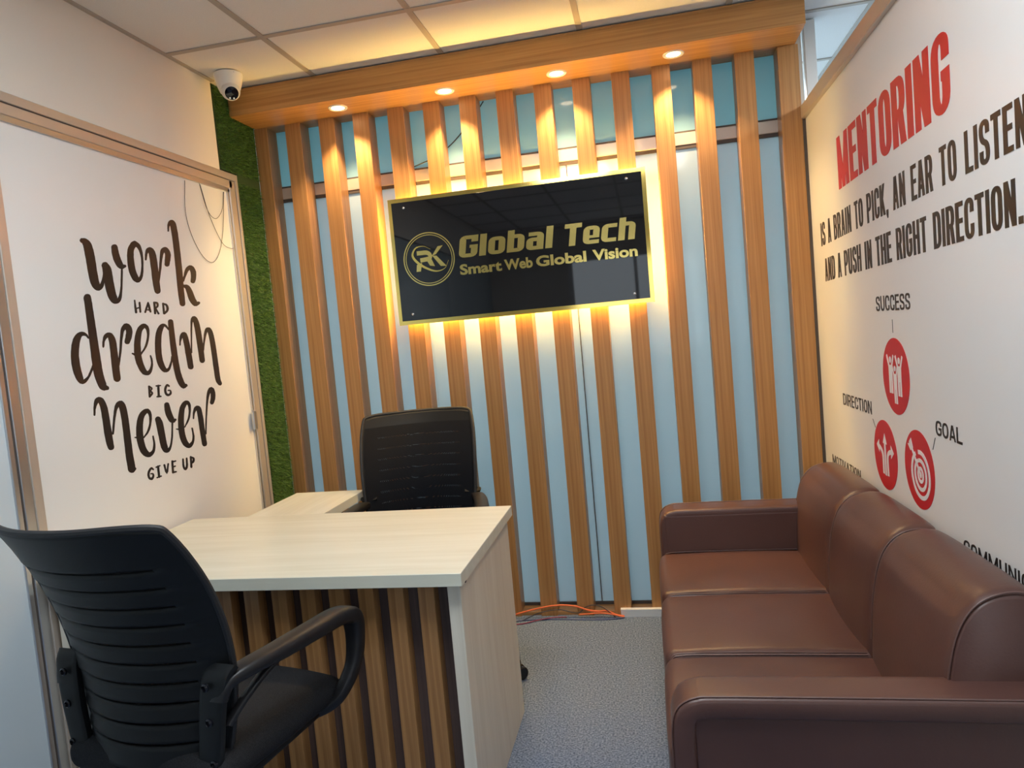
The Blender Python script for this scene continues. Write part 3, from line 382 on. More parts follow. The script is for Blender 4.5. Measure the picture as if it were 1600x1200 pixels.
  [-12330,12120,-12350,12120,-12320,12120,-12370,12130,-12300,12130,-12380,12140,-12300,12140,-12380,12150,-12280,12200,-12370,12210,-12270,12260,-12360,12270,-12260,12320,-12350,12340,-12230,12370,-12340,12400,-12200,12430,-12320,12460,-12150,12490,-12300,12540,-12110,12530,-12270,12610,-12080,12550,-12230,12670,-12070,12550,-12160,12710,-12070,12540,-12060,12730,-12090,12540,-11960,12710,-12100,12540,-11870,12660,-12090,12510,-11820,12590,-12070,12460,-11780,12510,-12050,12380,-11750,12420,-12040,12290,-11720,12310,-12030,12180,-11710,12190,-12030,12050,-11700,12050,-12020,11910,-11690,11900,-12020,11770,-11690,11760,-12020,11640,-11680,11630,-12020,11500,-11670,11490,-12010,11380,-11670,11360,-12000,11260,-11670,11260,-11990,11170,-11660,11170,-11980,11100,-11660,11110,-11960,11040,-11660,11040,-11940,10970,-11650,10980,-11920,10930,-11660,10930,-11880,10890,-11690,10890,-11820,10870,-11750,10870],
  [-11630,11380,-11650,11380,-11610,11380,-11660,11390,-11590,11390,-11670,11400,-11590,11400,-11670,11420,-11550,11500,-11640,11520,-11520,11610,-11620,11630,-11490,11710,-11590,11730,-11460,11810,-11560,11840,-11420,11920,-11530,11950,-11370,12040,-11490,12060,-11330,12140,-11460,12170,-11280,12220,-11420,12260,-11230,12270,-11390,12340,-11190,12300,-11340,12400,-11150,12310,-11290,12450,-11130,12310,-11220,12480,-11140,12300,-11140,12500,-11180,12300,-11020,12490,-11210,12310,-10930,12420,-11200,12290,-10880,12340,-11190,12210,-10850,12240,-11170,12100,-10830,12110,-11160,11970,-10820,11970,-11150,11830,-10810,11820,-11150,11680,-10810,11670,-11150,11510,-10810,11490,-11150,11340,-10810,11320,-11160,11170,-10810,11150,-11160,11020,-10810,10990,-11160,10870,-10810,10840,-11170,10730,-10810,10690,-11170,10580,-10810,10550,-11170,10440,-10800,10420,-11160,10310,-10790,10290,-11150,10180,-10780,10160,-11150,10060,-10780,10030,-11130,10000,-10790,9970,-11080,9950,-10840,9930,-11000,9910,-10910,9900],
  [-11110,10030,-11110,10080,-11080,9980,-11080,10120,-11030,9950,-11030,10150,-10960,9930,-10960,10150,-10910,9940,-10920,10130,-10860,9960,-10870,10110,-10810,9970,-10820,10080,-10780,9970,-10780,10070,-10760,9980,-10760,10060,-10740,10000,-10740,10030],
  [-10180,11030,-10190,11040,-10160,11020,-10200,11050,-10150,11020,-10200,11060,-10130,11030,-10190,11070,-10060,11080,-10120,11120,-9980,11120,-10050,11170,-9910,11170,-9990,11220,-9840,11240,-9940,11280,-9780,11310,-9890,11350,-9730,11400,-9840,11430,-9690,11490,-9800,11510,-9660,11570,-9780,11590,-9630,11650,-9770,11670,-9620,11740,-9760,11740,-9610,11810,-9770,11810,-9620,11880,-9790,11860,-9640,11950,-9820,11890,-9680,12000,-9840,11910,-9760,12060,-9850,11910,-9880,12070,-9840,11900,-9980,12060,-9870,11890,-10090,12020,-9920,11860,-10190,11970,-9980,11820,-10280,11890,-10020,11770,-10350,11800,-10060,11710,-10410,11690,-10100,11610,-10450,11580,-10130,11510,-10490,11460,-10150,11410,-10510,11350,-10170,11300,-10530,11230,-10180,11190,-10540,11110,-10180,11080,-10540,10990,-10180,10980,-10520,10880,-10170,10880,-10500,10770,-10150,10780,-10470,10660,-10130,10700,-10430,10560,-10100,10630,-10370,10480,-10070,10580,-10290,10400,-10040,10530,-10190,10340,-10010,10510,-10080,10300,-10010,10490,-9960,10290,-10000,10480,-9860,10320,-9950,10470,-9780,10360,-9900,10480,-9710,10420,-9850,10500,-9670,10480,-9800,10530,-9640,10550,-9770,10590,-9620,10630,-9740,10660,-9610,10710,-9720,10730,-9610,10780,-9710,10790,-9620,10860,-9710,10860,-9630,10940,-9720,10940,-9640,11010,-9720,11010,-9640,11020,-9720,11030,-9650,11040,-9710,11040,-9670,11040,-9690,11040],
  [-10640,11120,-10640,11130,-10640,11110,-10630,11140,-10630,11110,-10620,11140,-10620,11100,-10610,11140,-10570,11080,-10560,11140,-10520,11060,-10500,11140,-10480,11040,-10450,11140,-10450,11040,-10420,11130,-10420,11050,-10400,11110,-10400,11060,-10390,11090],
  [-9380,11700,-9290,11710,-9430,11670,-9220,11690,-9460,11630,-9170,11660,-9460,11580,-9140,11610,-9450,11530,-9120,11570,-9440,11490,-9090,11530,-9440,11450,-9070,11480,-9430,11400,-9050,11400,-9420,11310,-9040,11300,-9410,11200,-9030,11190,-9400,11080,-9020,11070,-9380,10960,-9010,10950,-9370,10850,-9000,10840,-9360,10730,-8990,10720,-9340,10620,-8980,10620,-9320,10520,-8960,10540,-9280,10450,-8950,10480,-9240,10380,-8950,10450,-9170,10320,-8960,10440,-9060,10280,-9000,10450,-8950,10280,-9020,10440,-8870,10310,-8980,10430,-8810,10360,-8930,10450,-8760,10430,-8870,10480,-8710,10510,-8820,10540,-8670,10600,-8770,10630,-8630,10710,-8730,10730,-8590,10820,-8690,10840,-8560,10940,-8660,10960,-8540,11070,-8630,11080,-8510,11200,-8600,11220,-8480,11330,-8580,11350,-8480,11350,-8570,11360,-8490,11360,-8550,11370,-8510,11370,-8540,11370],
  [-8760,12180,-8680,12180,-8810,12160,-8620,12160,-8850,12130,-8580,12120,-8860,12080,-8570,12080,-8870,12030,-8550,12020,-8870,11970,-8540,11960,-8880,11900,-8530,11910,-8870,11840,-8520,11860,-8860,11770,-8500,11800,-8840,11700,-8480,11740,-8810,11630,-8460,11680,-8780,11570,-8440,11630,-8750,11520,-8420,11590,-8710,11460,-8400,11550,-8660,11410,-8390,11530,-8580,11370,-8400,11530,-8460,11350,-8450,11530,-8380,11360,-8440,11520,-8340,11390,-8400,11510,-8310,11410,-8350,11500,-8280,11420,-8320,11500,-8260,11430,-8290,11490,-8260,11450,-8270,11480],
  [-7830,11070,-7850,11080,-7810,11070,-7860,11090,-7800,11070,-7860,11100,-7790,11080,-7850,11110,-7710,11150,-7780,11180,-7630,11210,-7710,11250,-7550,11280,-7650,11320,-7490,11350,-7590,11390,-7430,11430,-7550,11460,-7390,11520,-7510,11540,-7360,11600,-7480,11620,-7330,11680,-7460,11700,-7310,11760,-7460,11770,-7300,11830,-7460,11840,-7290,11900,-7470,11900,-7300,11960,-7490,11940,-7330,12020,-7520,11960,-7380,12080,-7540,11970,-7480,12120,-7540,11970,-7600,12130,-7520,11960,-7710,12100,-7540,11950,-7800,12060,-7580,11920,-7890,11990,-7630,11870,-7970,11910,-7680,11820,-8030,11810,-7720,11740,-8080,11700,-7760,11630,-8130,11580,-7790,11520,-8170,11460,-7820,11400,-8190,11330,-7840,11290,-8210,11200,-7850,11170,-8220,11070,-7860,11050,-8220,10950,-7860,10930,-8210,10830,-7850,10820,-8190,10710,-7830,10720,-8150,10590,-7800,10620,-8100,10490,-7770,10550,-8040,10400,-7740,10490,-7950,10330,-7710,10450,-7850,10270,-7680,10430,-7720,10230,-7690,10420,-7590,10240,-7690,10410,-7490,10290,-7640,10410,-7430,10340,-7580,10440,-7380,10400,-7520,10460,-7340,10460,-7480,10500,-7320,10520,-7450,10550,-7300,10590,-7430,10610,-7290,10660,-7410,10680,-7300,10740,-7410,10750,-7310,10820,-7410,10820,-7320,10900,-7420,10900,-7330,10980,-7430,10980,-7340,10990,-7420,11000,-7350,11000,-7410,11010,-7370,11010,-7400,11010],
  [-8360,11090,-8360,11100,-8360,11080,-8350,11100,-8350,11070,-8340,11110,-8330,11070,-8320,11110,-8280,11050,-8260,11100,-8220,11030,-8200,11100,-8160,11010,-8130,11100,-8130,11000,-8100,11090,-8100,11010,-8080,11070,-8080,11030,-8070,11050],
  [-7220,11330,-7240,11340,-7200,11340,-7250,11340,-7190,11340,-7260,11350,-7180,11350,-7260,11360,-7160,11410,-7250,11420,-7140,11460,-7240,11480,-7120,11510,-7230,11540,-7090,11560,-7220,11590,-7050,11600,-7190,11650,-7000,11640,-7160,11700,-6960,11660,-7130,11750,-6920,11670,-7080,11800,-6900,11670,-7010,11830,-6910,11670,-6910,11850,-6950,11680,-6770,11820,-6970,11680,-6680,11750,-6960,11640,-6640,11670,-6950,11570,-6620,11570,-6940,11470,-6610,11470,-6930,11360,-6590,11350,-6930,11220,-6580,11210,-6920,11070,-6580,11050,-6920,10910,-6580,10890,-6910,10760,-6570,10740,-6900,10620,-6560,10600,-6890,10490,-6560,10470,-6880,10370,-6550,10350,-6870,10240,-6540,10220,-6850,10200,-6560,10180,-6810,10160,-6600,10140,-6750,10130,-6660,10130],
  [-6530,10600,-6550,10610,-6510,10600,-6560,10610,-6500,10610,-6570,10620,-6490,10620,-6570,10630,-6460,10770,-6550,10780,-6430,10910,-6520,10930,-6390,11060,-6490,11080,-6360,11210,-6450,11230,-6310,11370,-6410,11390,-6260,11540,-6370,11560,-6210,11700,-6330,11720,-6160,11840,-6290,11860,-6110,11970,-6250,11990,-6060,12080,-6220,12110,-6000,12170,-6180,12210,-5940,12250,-6140,12300,-5880,12300,-6090,12380,-5820,12330,-6030,12440,-5790,12330,-5950,12500,-5860,12320,-5790,12520,-5940,12350,-5640,12450,-5930,12330,-5600,12380,-5910,12290,-5580,12310,-5900,12240,-5570,12250,-5900,12200,-5570,12180,-5910,12150,-5580,12120,-5920,12100,-5600,12060,-5930,12050,-5620,12000,-5950,12020,-5650,11950,-5960,11980,-5690,11900,-5990,11940,-5720,11860,-6010,11900,-5760,11820,-6020,11860,-5790,11800,-6000,11830,-5840,11780,-5970,11800,-5900,11780],
 ],
 'GIVEUP': [
  [-9850,9790,-9870,9780,-9850,9810,-9890,9780,-9850,9820,-9910,9790,-9860,9840,-9930,9800,-9880,9850,-9960,9820,-9900,9880,-9970,9840,-9940,9910,-9970,9840,-10010,9910,-9960,9840,-10070,9890,-9990,9820,-10120,9850,-10030,9790,-10170,9810,-10070,9750,-10200,9760,-10090,9720,-10220,9710,-10110,9690,-10230,9660,-10110,9640,-10220,9610,-10110,9600,-10210,9560,-10100,9570,-10180,9520,-10080,9560,-10140,9480,-10060,9540,-10090,9460,-10050,9540,-10030,9440,-10050,9540,-9970,9450,-10050,9540,-9930,9480,-10020,9550,-9900,9510,-10000,9560,-9880,9540,-9980,9580,-9870,9570,-9970,9590,-9870,9610,-9970,9620,-9880,9640,-9970,9640,-9900,9670,-9970,9650,-9940,9690,-9960,9640,-9980,9700,-9980,9650,-10010,9700,-10010,9650,-10030,9700,-10030,9650,-10050,9700,-10050,9660,-10060,9700,-10060,9660,-10070,9690,-10070,9680],
  [-9750,9850,-9760,9860,-9740,9840,-9750,9870,-9720,9830,-9740,9880,-9710,9830,-9730,9890,-9640,9840,-9660,9890,-9570,9840,-9590,9900,-9500,9850,-9520,9900,-9490,9850,-9510,9900,-9480,9860,-9490,9900,-9470,9870,-9480,9890],
  [-9630,9910,-9600,9900,-9650,9900,-9570,9890,-9670,9890,-9560,9880,-9670,9870,-9550,9860,-9680,9740,-9560,9730,-9680,9610,-9560,9600,-9690,9480,-9570,9470,-9680,9460,-9570,9450,-9670,9450,-9590,9440,-9640,9440,-9610,9430],
  [-9770,9460,-9770,9470,-9750,9450,-9770,9490,-9740,9440,-9760,9490,-9720,9440,-9740,9500,-9650,9450,-9670,9500,-9570,9450,-9590,9510,-9500,9450,-9520,9510,-9480,9460,-9500,9510,-9470,9460,-9490,9500,-9470,9480,-9480,9490],
  [-9290,9890,-9260,9890,-9300,9880,-9240,9880,-9310,9870,-9220,9870,-9320,9860,-9210,9850,-9290,9720,-9190,9720,-9270,9590,-9160,9590,-9180,9490,-9190,9560,-9090,9570,-9190,9600,-9050,9710,-9140,9730,-9000,9840,-9090,9860,-9000,9850,-9080,9880,-9010,9870,-9070,9880,-9020,9880,-9050,9880],
  [-8810,9950,-8780,9940,-8830,9940,-8750,9930,-8850,9930,-8740,9910,-8850,9910,-8740,9900,-8870,9770,-8750,9750,-8880,9630,-8760,9610,-8890,9490,-8770,9470,-8890,9470,-8780,9450,-8870,9450,-8800,9440,-8850,9440,-8820,9440],
  [-8840,9880,-8850,9900,-8830,9870,-8840,9910,-8810,9860,-8820,9920,-8790,9850,-8800,9920,-8730,9850,-8740,9920,-8670,9850,-8680,9910,-8610,9850,-8620,9910,-8590,9850,-8600,9910,-8580,9860,-8580,9900,-8570,9870,-8570,9890],
  [-8850,9680,-8860,9690,-8840,9670,-8850,9700,-8830,9660,-8840,9710,-8810,9660,-8830,9710,-8760,9660,-8780,9720,-8710,9660,-8730,9720,-8660,9660,-8680,9720,-8640,9660,-8660,9720,-8630,9670,-8640,9710,-8630,9680,-8630,9700],
  [-8870,9470,-8880,9490,-8860,9460,-8870,9500,-8850,9450,-8860,9510,-8830,9450,-8840,9510,-8770,9440,-8780,9510,-8710,9440,-8720,9510,-8650,9440,-8670,9500,-8630,9440,-8650,9500,-8620,9450,-8630,9490,-8610,9460,-8620,9480],
  [-8170,9900,-8140,9890,-8190,9900,-8120,9880,-8200,9890,-8110,9870,-8210,9870,-8110,9860,-8220,9810,-8120,9790,-8230,9730,-8120,9720,-8240,9670,-8130,9650,-8240,9600,-8120,9600,-8230,9550,-8110,9550,-8210,9500,-8090,9520,-8170,9450,-8070,9500,-8100,9410,-8080,9500,-8020,9420,-8110,9500,-7980,9450,-8090,9510,-7940,9490,-8060,9540,-7920,9540,-8040,9580,-7900,9610,-8020,9630,-7900,9690,-8010,9710,-7890,9770,-8000,9790,-7890,9850,-7990,9860,-7890,9860,-7980,9880,-7900,9880,-7970,9890,-7920,9890,-7950,9890],
  [-7690,9910,-7660,9900,-7710,9900,-7640,9890,-7730,9890,-7620,9880,-7740,9880,-7620,9860,-7750,9740,-7630,9730,-7760,9610,-7640,9590,-7780,9480,-7650,9460,-7770,9460,-7660,9440,-7760,9440,-7680,9430,-7740,9430,-7700,9420],
  [-7730,9870,-7720,9890,-7730,9860,-7700,9890,-7720,9840,-7680,9890,-7700,9830,-7660,9890,-7660,9810,-7610,9870,-7610,9790,-7560,9850,-7590,9780,-7510,9830,-7580,9770,-7460,9790,-7580,9760,-7450,9740,-7590,9730,-7460,9690,-7610,9700,-7480,9650,-7620,9680,-7510,9620,-7630,9670,-7560,9600,-7650,9670,-7610,9590,-7680,9660,-7650,9590,-7720,9650,-7690,9590,-7740,9650,-7710,9600,-7750,9640,-7730,9600,-7750,9630,-7740,9610],
 ],
}
WIRES = [[[-5991,21096],[-6191,19813],[-5956,18850],[-5373,18060],[-4691,17848],[-4064,18407],[-3605,19503],[-3234,21123]],[[-5004,21128],[-4573,19869],[-3887,18819],[-3291,18599],[-2818,18677]],[[-5084,21166],[-4711,20095],[-4171,19790],[-3599,20268],[-3336,21104]]]
# ---------------------------------------------------------------- the room
XL, XR, ZC, ZB = -1.3807, 1.1595, 2.594, 2.4726     # left wall, right wall, ceiling, canopy underside
YREAR, YBACK = -5.4, 2.3
st = lambda o: tag(o, kind='structure')
st(mk('floor', box(NB(), -1.6, 3.4, YREAR, YBACK, -0.1, 0.0), M_['carpet']))
# ceiling: grid of tees with separate tiles lying on them
ceil = empty('ceiling', (0, 0, ZC)); st(ceil)
gx = [-0.9494 + 0.6 * k for k in range(-1, 8)]
gy = [-0.6442 + 0.6442 * k for k in range(-8, 6)]
X0, X1 = -1.5, 3.4
xs = [X0] + [g for g in gx if X0 < g < X1] + [X1]
ys = [YREAR] + [g for g in gy if YREAR < g < YBACK] + [YBACK]
for i in range(len(xs) - 1):
    for j in range(len(ys) - 1):
        x0, x1, y0, y1 = xs[i] + .006, xs[i + 1] - .006, ys[j] + .006, ys[j + 1] - .006
        if x1 - x0 < .02 or y1 - y0 < .02: continue
        if any(x0 < px < x1 and y0 < py < y1 for px, py in PANELS): continue
        z = random.uniform(-0.0005, 0.0005)
        Box('ceiling_tile', M_['tile'], ceil, x0, x1, y0, y1, .004 + z, .02, bev=.002)
for g in xs[1:-1]:
    Box('grid_bar', M_['tee'], ceil, g - .012, g + .012, YREAR, YBACK, 0.0, .004)
for g in ys[1:-1]:
    Box('grid_bar', M_['tee'], ceil, X0, X1, g - .012, g + .012, -0.0008, .0038)
Box('wall_angle', M_['tee'], ceil, XL - .004, XL + .018, YREAR, -.33, -.0012, .0035)
st(mk('slab', box(NB(), -1.6, 3.4, YREAR, YBACK, ZC + .05, ZC + .15), M_['plain']))
bpy.data.objects['slab'].name = 'ceiling_slab'
# walls
XPN = -1.388
wl = st(mk('wall_left', box(NB(), -1.5, XL, YREAR, -.34, 2.19, ZC), M_['wall']))
st(mk('wall_left_core', box(NB(), -1.56, -1.41, YREAR, YBACK, 0, ZC), M_['plain']))
bpy.data.objects['wall_left_core'].name = 'wall_left_backing'
wr = st(mk('wall_right', box(NB(), XR, XR + .05, YREAR, .0, 0, 2.16), M_['vinyl']))
st(mk('wall_rear', box(NB(), -1.5, 3.4, YREAR - .1, YREAR, 0, ZC), M_['wall']))
w3 = empty('window_3', (.35, YREAR, 1.6)); st(w3)
mk('pane', box(NB(), -.74, .74, .004, .010, -.56, .56), M_['daylight'], w3)
bm = NB()
for a in ((-.80, -.74, -.62, .62), (.74, .80, -.62, .62), (-.02, .02, -.56, .56), (-.74, .74, .56, .62), (-.74, .74, -.62, -.56)): box(bm, a[0], a[1], .001, .03, a[2], a[3])
mk('window_frame', bm, M_['white_pl'], w3)
st(mk('wall_beyond', box(NB(), -1.5, 3.4, YBACK, YBACK + .1, 0, ZC), M_['plain']))
st(mk('wall_far_right', box(NB(), 3.4, 3.5, YREAR, YBACK, 0, ZC), M_['plain']))
# rail and clear glass above the right wall
rl = st(mk('trim_1', box(NB(), XR - .018, XR + .06, YREAR, .012, 2.16, 2.215, bev=.003), M_['alu']))
# grey channel closing the right wall against the slat screen, and the post of the back glazing
st(mk('trim_2', box(NB(), XR - .012, XR + .04, .002, .06, 0, 2.16), M_['alu_dark']))
st(mk('trim_3', box(NB(), 1.19, 1.237, .08, .13, 0, ZC - .002, bev=.002), M_['white_pl']))
# back glazing: sill rail, transom, mullions, panes
w1 = empty('window_1', (0, .1, 0)); st(w1)
Z0, Z1 = .03, 2.135
for x0, x1, zt in ((-1.36, -1.335, 2.47), (.119, .1225, 2.13)):
    mk('mullion', box(NB(), x0, x1, -.005, .02, .028, zt), M_['alu_dark'], w1)
mk('mullion', box(NB(), 1.14, 1.18, -.005, .025, .028, 2.59), M_['alu'], w1)
mk('transom', box(NB(), -1.34, 1.14, -.008, .025, 2.14, 2.195, bev=.002), M_['alu'], w1)
mk('transom_groove', box(NB(), -1.34, 1.14, -.004, .02, 2.125, 2.14), M_['alu_dark'], w1)
mk('transom_groove', box(NB(), -1.34, 1.14, -.004, .02, 2.195, 2.203), M_['alu_dark'], w1)
mk('bottom_channel', box(NB(), -1.34, 1.14, -.004, .02, .015, .03), M_['alu_dark'], w1)
for x0, x1 in ((-1.335, -.6085), (-.608, .1195), (.122, 1.14)):
    mk('pane', box(NB(), x0, x1, .004, .010, Z0, 2.13), M_['film'], w1)
mk('pane', box(NB(), -1.335, 1.14, .006, .012, 2.20, 2.59), M_['film_upper'], w1)

# ---------------------------------------------------------------- left partition
d1 = empty('door_1', (0, 0, 0)); st(d1)
XF = -1.376
panel = mk('door_panel', box(NB(), -1.40, XPN, -1.485, -.285, .0, 2.12), M_['vinyl'], d1)
mk('top_rail', box(NB(), -1.41, XF, -1.60, -.212, 2.176, 2.206, bev=.002), M_['alu'], d1)
mk('rail_groove', box(NB(), -1.41, XF - .006, -1.60, -.235, 2.170, 2.177), M_['alu_dark'], d1)
mk('door_frame', box(NB(), -1.41, XF, -1.51, -.262, 2.137, 2.171, bev=.002), M_['alu'], d1)
mk('glazing_bead', box(NB(), -1.40, XF - .004, -1.485, -.285, 2.118, 2.137), M_['steel'], d1)
mk('door_frame', box(NB(), -1.41, XF, -1.515, -1.483, 0, 2.172, bev=.002), M_['alu'], d1)
mk('door_frame', box(NB(), -1.41, XF, -.285, -.240, 0, 2.172, bev=.002), M_['alu'], d1)
mk('glazing_bead', box(NB(), -1.40, XF - .004, -.298, -.285, 0, 2.13), M_['steel'], d1)
mk('frame_groove', box(NB(), -1.41, XF - .008, -.240, -.232, 0, 2.176), M_['alu_dark'], d1)
mk('door_jamb', box(NB(), -1.41, XF, -.232, -.212, 0, 2.177, bev=.0015), M_['alu'], d1)
h = mk('hinge', box(NB(), XF - .003, XF + .010, -.318, -.290, 1.03, 1.115, bev=.003, seg=2), M_['steel'], d1)
tube(hb := NB(), [(XF + .010, -.318, 1.03), (XF + .010, -.318, 1.115)], .006, spline=False)
mk('hinge_pin', hb, M_['steel'], h)
# next panel to the left
d2 = empty('door_2', (0, 0, 0)); st(d2)
mk('door_frame', box(NB(), -1.41, XF - .004, -1.548, -1.515, 0, 2.176, bev=.002), M_['steel'], d2)
mk('frame_groove', box(NB(), -1.41, XF - .01, -1.554, -1.548, 0, 2.176), M_['alu_dark'], d2)
mk('glazing_bead', box(NB(), -1.40, XF - .006, -1.572, -1.554, 0, 2.176, bev=.002), M_['steel'], d2)
mk('door_panel', box(NB(), -1.40, XPN, -3.4, -1.572, 0, 2.176), M_['frost'], d2)

def strip_mesh(strokes, x, th=.0006):
    bm = NB()
    for q, s in enumerate(strokes):
        fs0 = set(bm.faces)
        n = len(s) // 4; A = []; B = []
        for i in range(n):
            xo = x + i * 4e-6; A.append(bm.verts.new((xo, s[4*i] / 1e4, s[4*i+1] / 1e4))); B.append(bm.verts.new((xo, s[4*i+2] / 1e4, s[4*i+3] / 1e4)))
        nf = [bm.faces.new((A[i], A[i+1], B[i+1], B[i])) for i in range(n - 1)]
        r = bmesh.ops.extrude_face_region(bm, geom=nf)
        bmesh.ops.translate(bm, vec=(th + q * 3e-5, 0, 0), verts=[v for v in r['geom'] if isinstance(v, bmesh.types.BMVert)])
    return bm
for k, s in LETTERS.items():
    mk('lettering', strip_mesh(s, XPN), M_['ink'], d1)
# thin cords hanging in loops from the top rail
grp = 'thin dark cords looping down the printed panel'
for k, (wv, lb) in enumerate(zip(WIRES, ('longest thin dark cord hanging in a deep narrow loop by the panel edge',
        'thin dark cord curving down to the hinge side frame', 'shortest thin dark cord looping just under the top rail'))):
    pts = [(XPN + .004 + .002 * k, p[0] / 1e4, p[1] / 1e4) for p in wv]
    o = mk('cord', tube(NB(), pts, .0011, seg=5, n=6), M_['cable_k']); tag(o, lb, 'cord', grp)

# ---------------------------------------------------------------- lettering tools (right wall, sign)
def ribbon(bm, pts, T, sx, sy, d0, d1, closed=False):
    n = len(pts); L = []; R = []
    for i, p in enumerate(pts):
        a = pts[(i - 1) % n] if (closed or i > 0) else p
        b = pts[(i + 1) % n] if (closed or i < n - 1) else p
        t = Vector((b[0] - a[0], b[1] - a[1]));  t.normalize()
        nx, ny = -t.y * sx / 2, t.x * sy / 2
        L.append((p[0] + nx, p[1] + ny)); R.append((p[0] - nx, p[1] - ny))
    m = n if closed else n - 1
    for i in range(m):
        j = (i + 1) % n
        prism(bm, [L[i], L[j], R[j], R[i]], T, d0, d1)
PJ = [0]
def prism(bm, poly, T, d0, d1):
    PJ[0] = (PJ[0] + 1) % 23; d1 = d1 + PJ[0] * 2e-5
    a = [bm.verts.new(T(p[0], p[1], d0)) for p in poly]; b = [bm.verts.new(T(p[0], p[1], d1)) for p in poly]
    k = len(poly)
    try:
        bm.faces.new(b); bm.faces.new(a[::-1])
        for i in range(k): bm.faces.new((a[i], a[(i+1) % k], b[(i+1) % k], b[i]))
    except ValueError: pass
def rounded(pts, rad, closed=False, n=6, ax=1.0, ay=1.0):
    """polyline with rounded corners; radii rad*ax, rad*ay"""
    out = []; N = len(pts)
    for i, p in enumerate(pts):
        if not closed and (i == 0 or i == N - 1): out.append(p); continue
        a = pts[(i - 1) % N]; b = pts[(i + 1) % N]
        def toward(q):
            dx, dy = q[0] - p[0], q[1] - p[1]
            l = hypot(dx / ax, dy / ay); f = min(rad / l, .5) if l else 0
            return (p[0] + dx * f, p[1] + dy * f)
        s, e = toward(a), toward(b)
        for k in range(n + 1):
            t = k / n
            out.append(((1-t)**2 * s[0] + 2*t*(1-t) * p[0] + t*t * e[0], (1-t)**2 * s[1] + 2*t*(1-t) * p[1] + t*t * e[1]))
    return out
def glyph(bm, c, w, s, b, T, d0, d1):
    """capital letter in a box w wide and 1 high, stem s, bar b"""
    l, r, t, o = s/2, w - s/2, 1 - b/2, b/2
    V = lambda x0, y0, x1, y1, ww=s: prism(bm, [(x0-ww/2, y0), (x0+ww/2, y0), (x1+ww/2, y1), (x1-ww/2, y1)], T, d0, d1)
    H = lambda x0, x1, y: prism(bm, [(x0, y-b/2), (x1, y-b/2), (x1, y+b/2), (x0, y+b/2)], T, d0, d1)
    R = lambda pts, rad=None, closed=False: ribbon(bm, rounded(pts, rad or w*.5, closed, ax=1, ay=1.1), T, s, b, d0, d1, closed)
    if c == 'I': V(w/2, 0, w/2, 1)
    elif c == 'L': V(l, 0, l, 1); H(0, w, o)
    elif c == 'E': V(l, 0, l, 1); H(0, w, o); H(0, w, t); H(0, w*.92, .52)
    elif c == 'T': V(w/2, 0, w/2, 1); H(0, w, t)
    elif c == 'H': V(l, 0, l, 1); V(r, 0, r, 1); H(l, r, .52)
    elif c == 'N': V(l, 0, l, 1, s*.9); V(r, 0, r, 1, s*.9); V(l+s*.05, 1, r-s*.05, 0, s*.95)
    elif c == 'M': V(l, 0, l, 1, s*.9); V(r, 0, r, 1, s*.9); V(l+s*.1, 1, w/2, 0, s*.8); V(r-s*.1, 1, w/2, 0, s*.8)
    elif c == 'A': V(l*.9, 0, w/2-s*.12, 1, s*.92); V(w-l*.9, 0, w/2+s*.12, 1, s*.92); H(w*.25, w*.75, .27)
    elif c == 'V': V(l*.9, 1, w/2-s*.1, 0, s*.92); V(w-l*.9, 1, w/2+s*.1, 0, s*.92)
    elif c == 'K': V(l, 0, l, 1); V(s, .42, r, 1); V(s*1.25, .52, r, 0)
    elif c == 'O': R([(l, o), (l, t), (r, t), (r, o)], closed=True)
    elif c == 'C': R([(r, .64), (r, t), (l, t), (l, o), (r, o), (r, .36)])
    elif c == 'G': R([(r, .66), (r, t), (l, t), (l, o), (r, o), (r, .5)]); H(w*.52, w, .47)
    elif c == 'U': R([(l, 1), (l, o), (r, o), (r, 1)])
    elif c == 'S': R([(r, .68), (r, t), (l, t), (l, .55), (r, .45), (r, o), (l, o), (l, .32)], w*.42)
    elif c == 'D': V(l, 0, l, 1); R([(l, o), (r, o), (r, t), (l, t)])
    elif c == 'P': V(l, 0, l, 1); R([(l, .44), (r, .44), (r, t), (l, t)])
    elif c == 'B': V(l, 0, l, 1); R([(l, o), (r, o), (r, .52), (l, .52)]); R([(l, .52), (r, .52), (r, t), (l, t)])
    elif c == 'R': V(l, 0, l, 1); R([(l, .47), (r, .47), (r, t), (l, t)]); V(w*.62, .47, r, 0)
    elif c == '.': prism(bm, [(0, 0), (s, 0), (s, b*1.3), (0, b*1.3)], T, d0, d1)
    elif c == ',': prism(bm, [(0, b), (0, 0), (s*.45, -.14), (s*.8, -.14), (s, b*.3), (s, b)], T, d0, d1)
WID = {'M': 1.35, 'N': 1.02, 'I': None, '.': None, ',': None, ' ': .62, 'L': .84, 'E': .86, 'T': .9}
def line(text, u0, u1, v0, h, w, s, b, gap, T, d0, d1, slope=0.0):
    """lay out text between u0 and u1"""
    ws = []
    for c in text:
        f = WID.get(c, 1.0); ws.append(s if f is None else w * f)
    tot = sum(ws) + gap * (len(text) - 1); k = (u1 - u0) / (tot * h)
    bm = NB(); x = 0
    for c, ww in zip(text, ws):
        if c != ' ':
            def TT(a, bb, d, x=x): u = u0 + (x + a) * h * k; return T(u, v0 + bb * h + slope * (u - u0), d)
            glyph(bm, c, ww, s, b, TT, d0, d1)
        x += ww + gap
    return bm
TR = lambda u, v, d: Vector((XR - d, -u, v))            # right wall: u runs towards the camera
D0, D1 = .0, .0008
def wl_text(text, y0, y1, v0, v1, w, s, b, gap, m='ink', slope=0.0):
    return mk('lettering', line(text, -y0, -y1, v0, v1 - v0, w, s, b, gap, TR, D0, D1, slope), M_[m], wr)
wl_text('MENTORING', -.455, -1.437, 1.777, 1.962, .40, .165, .125, .045, 'red', .008)
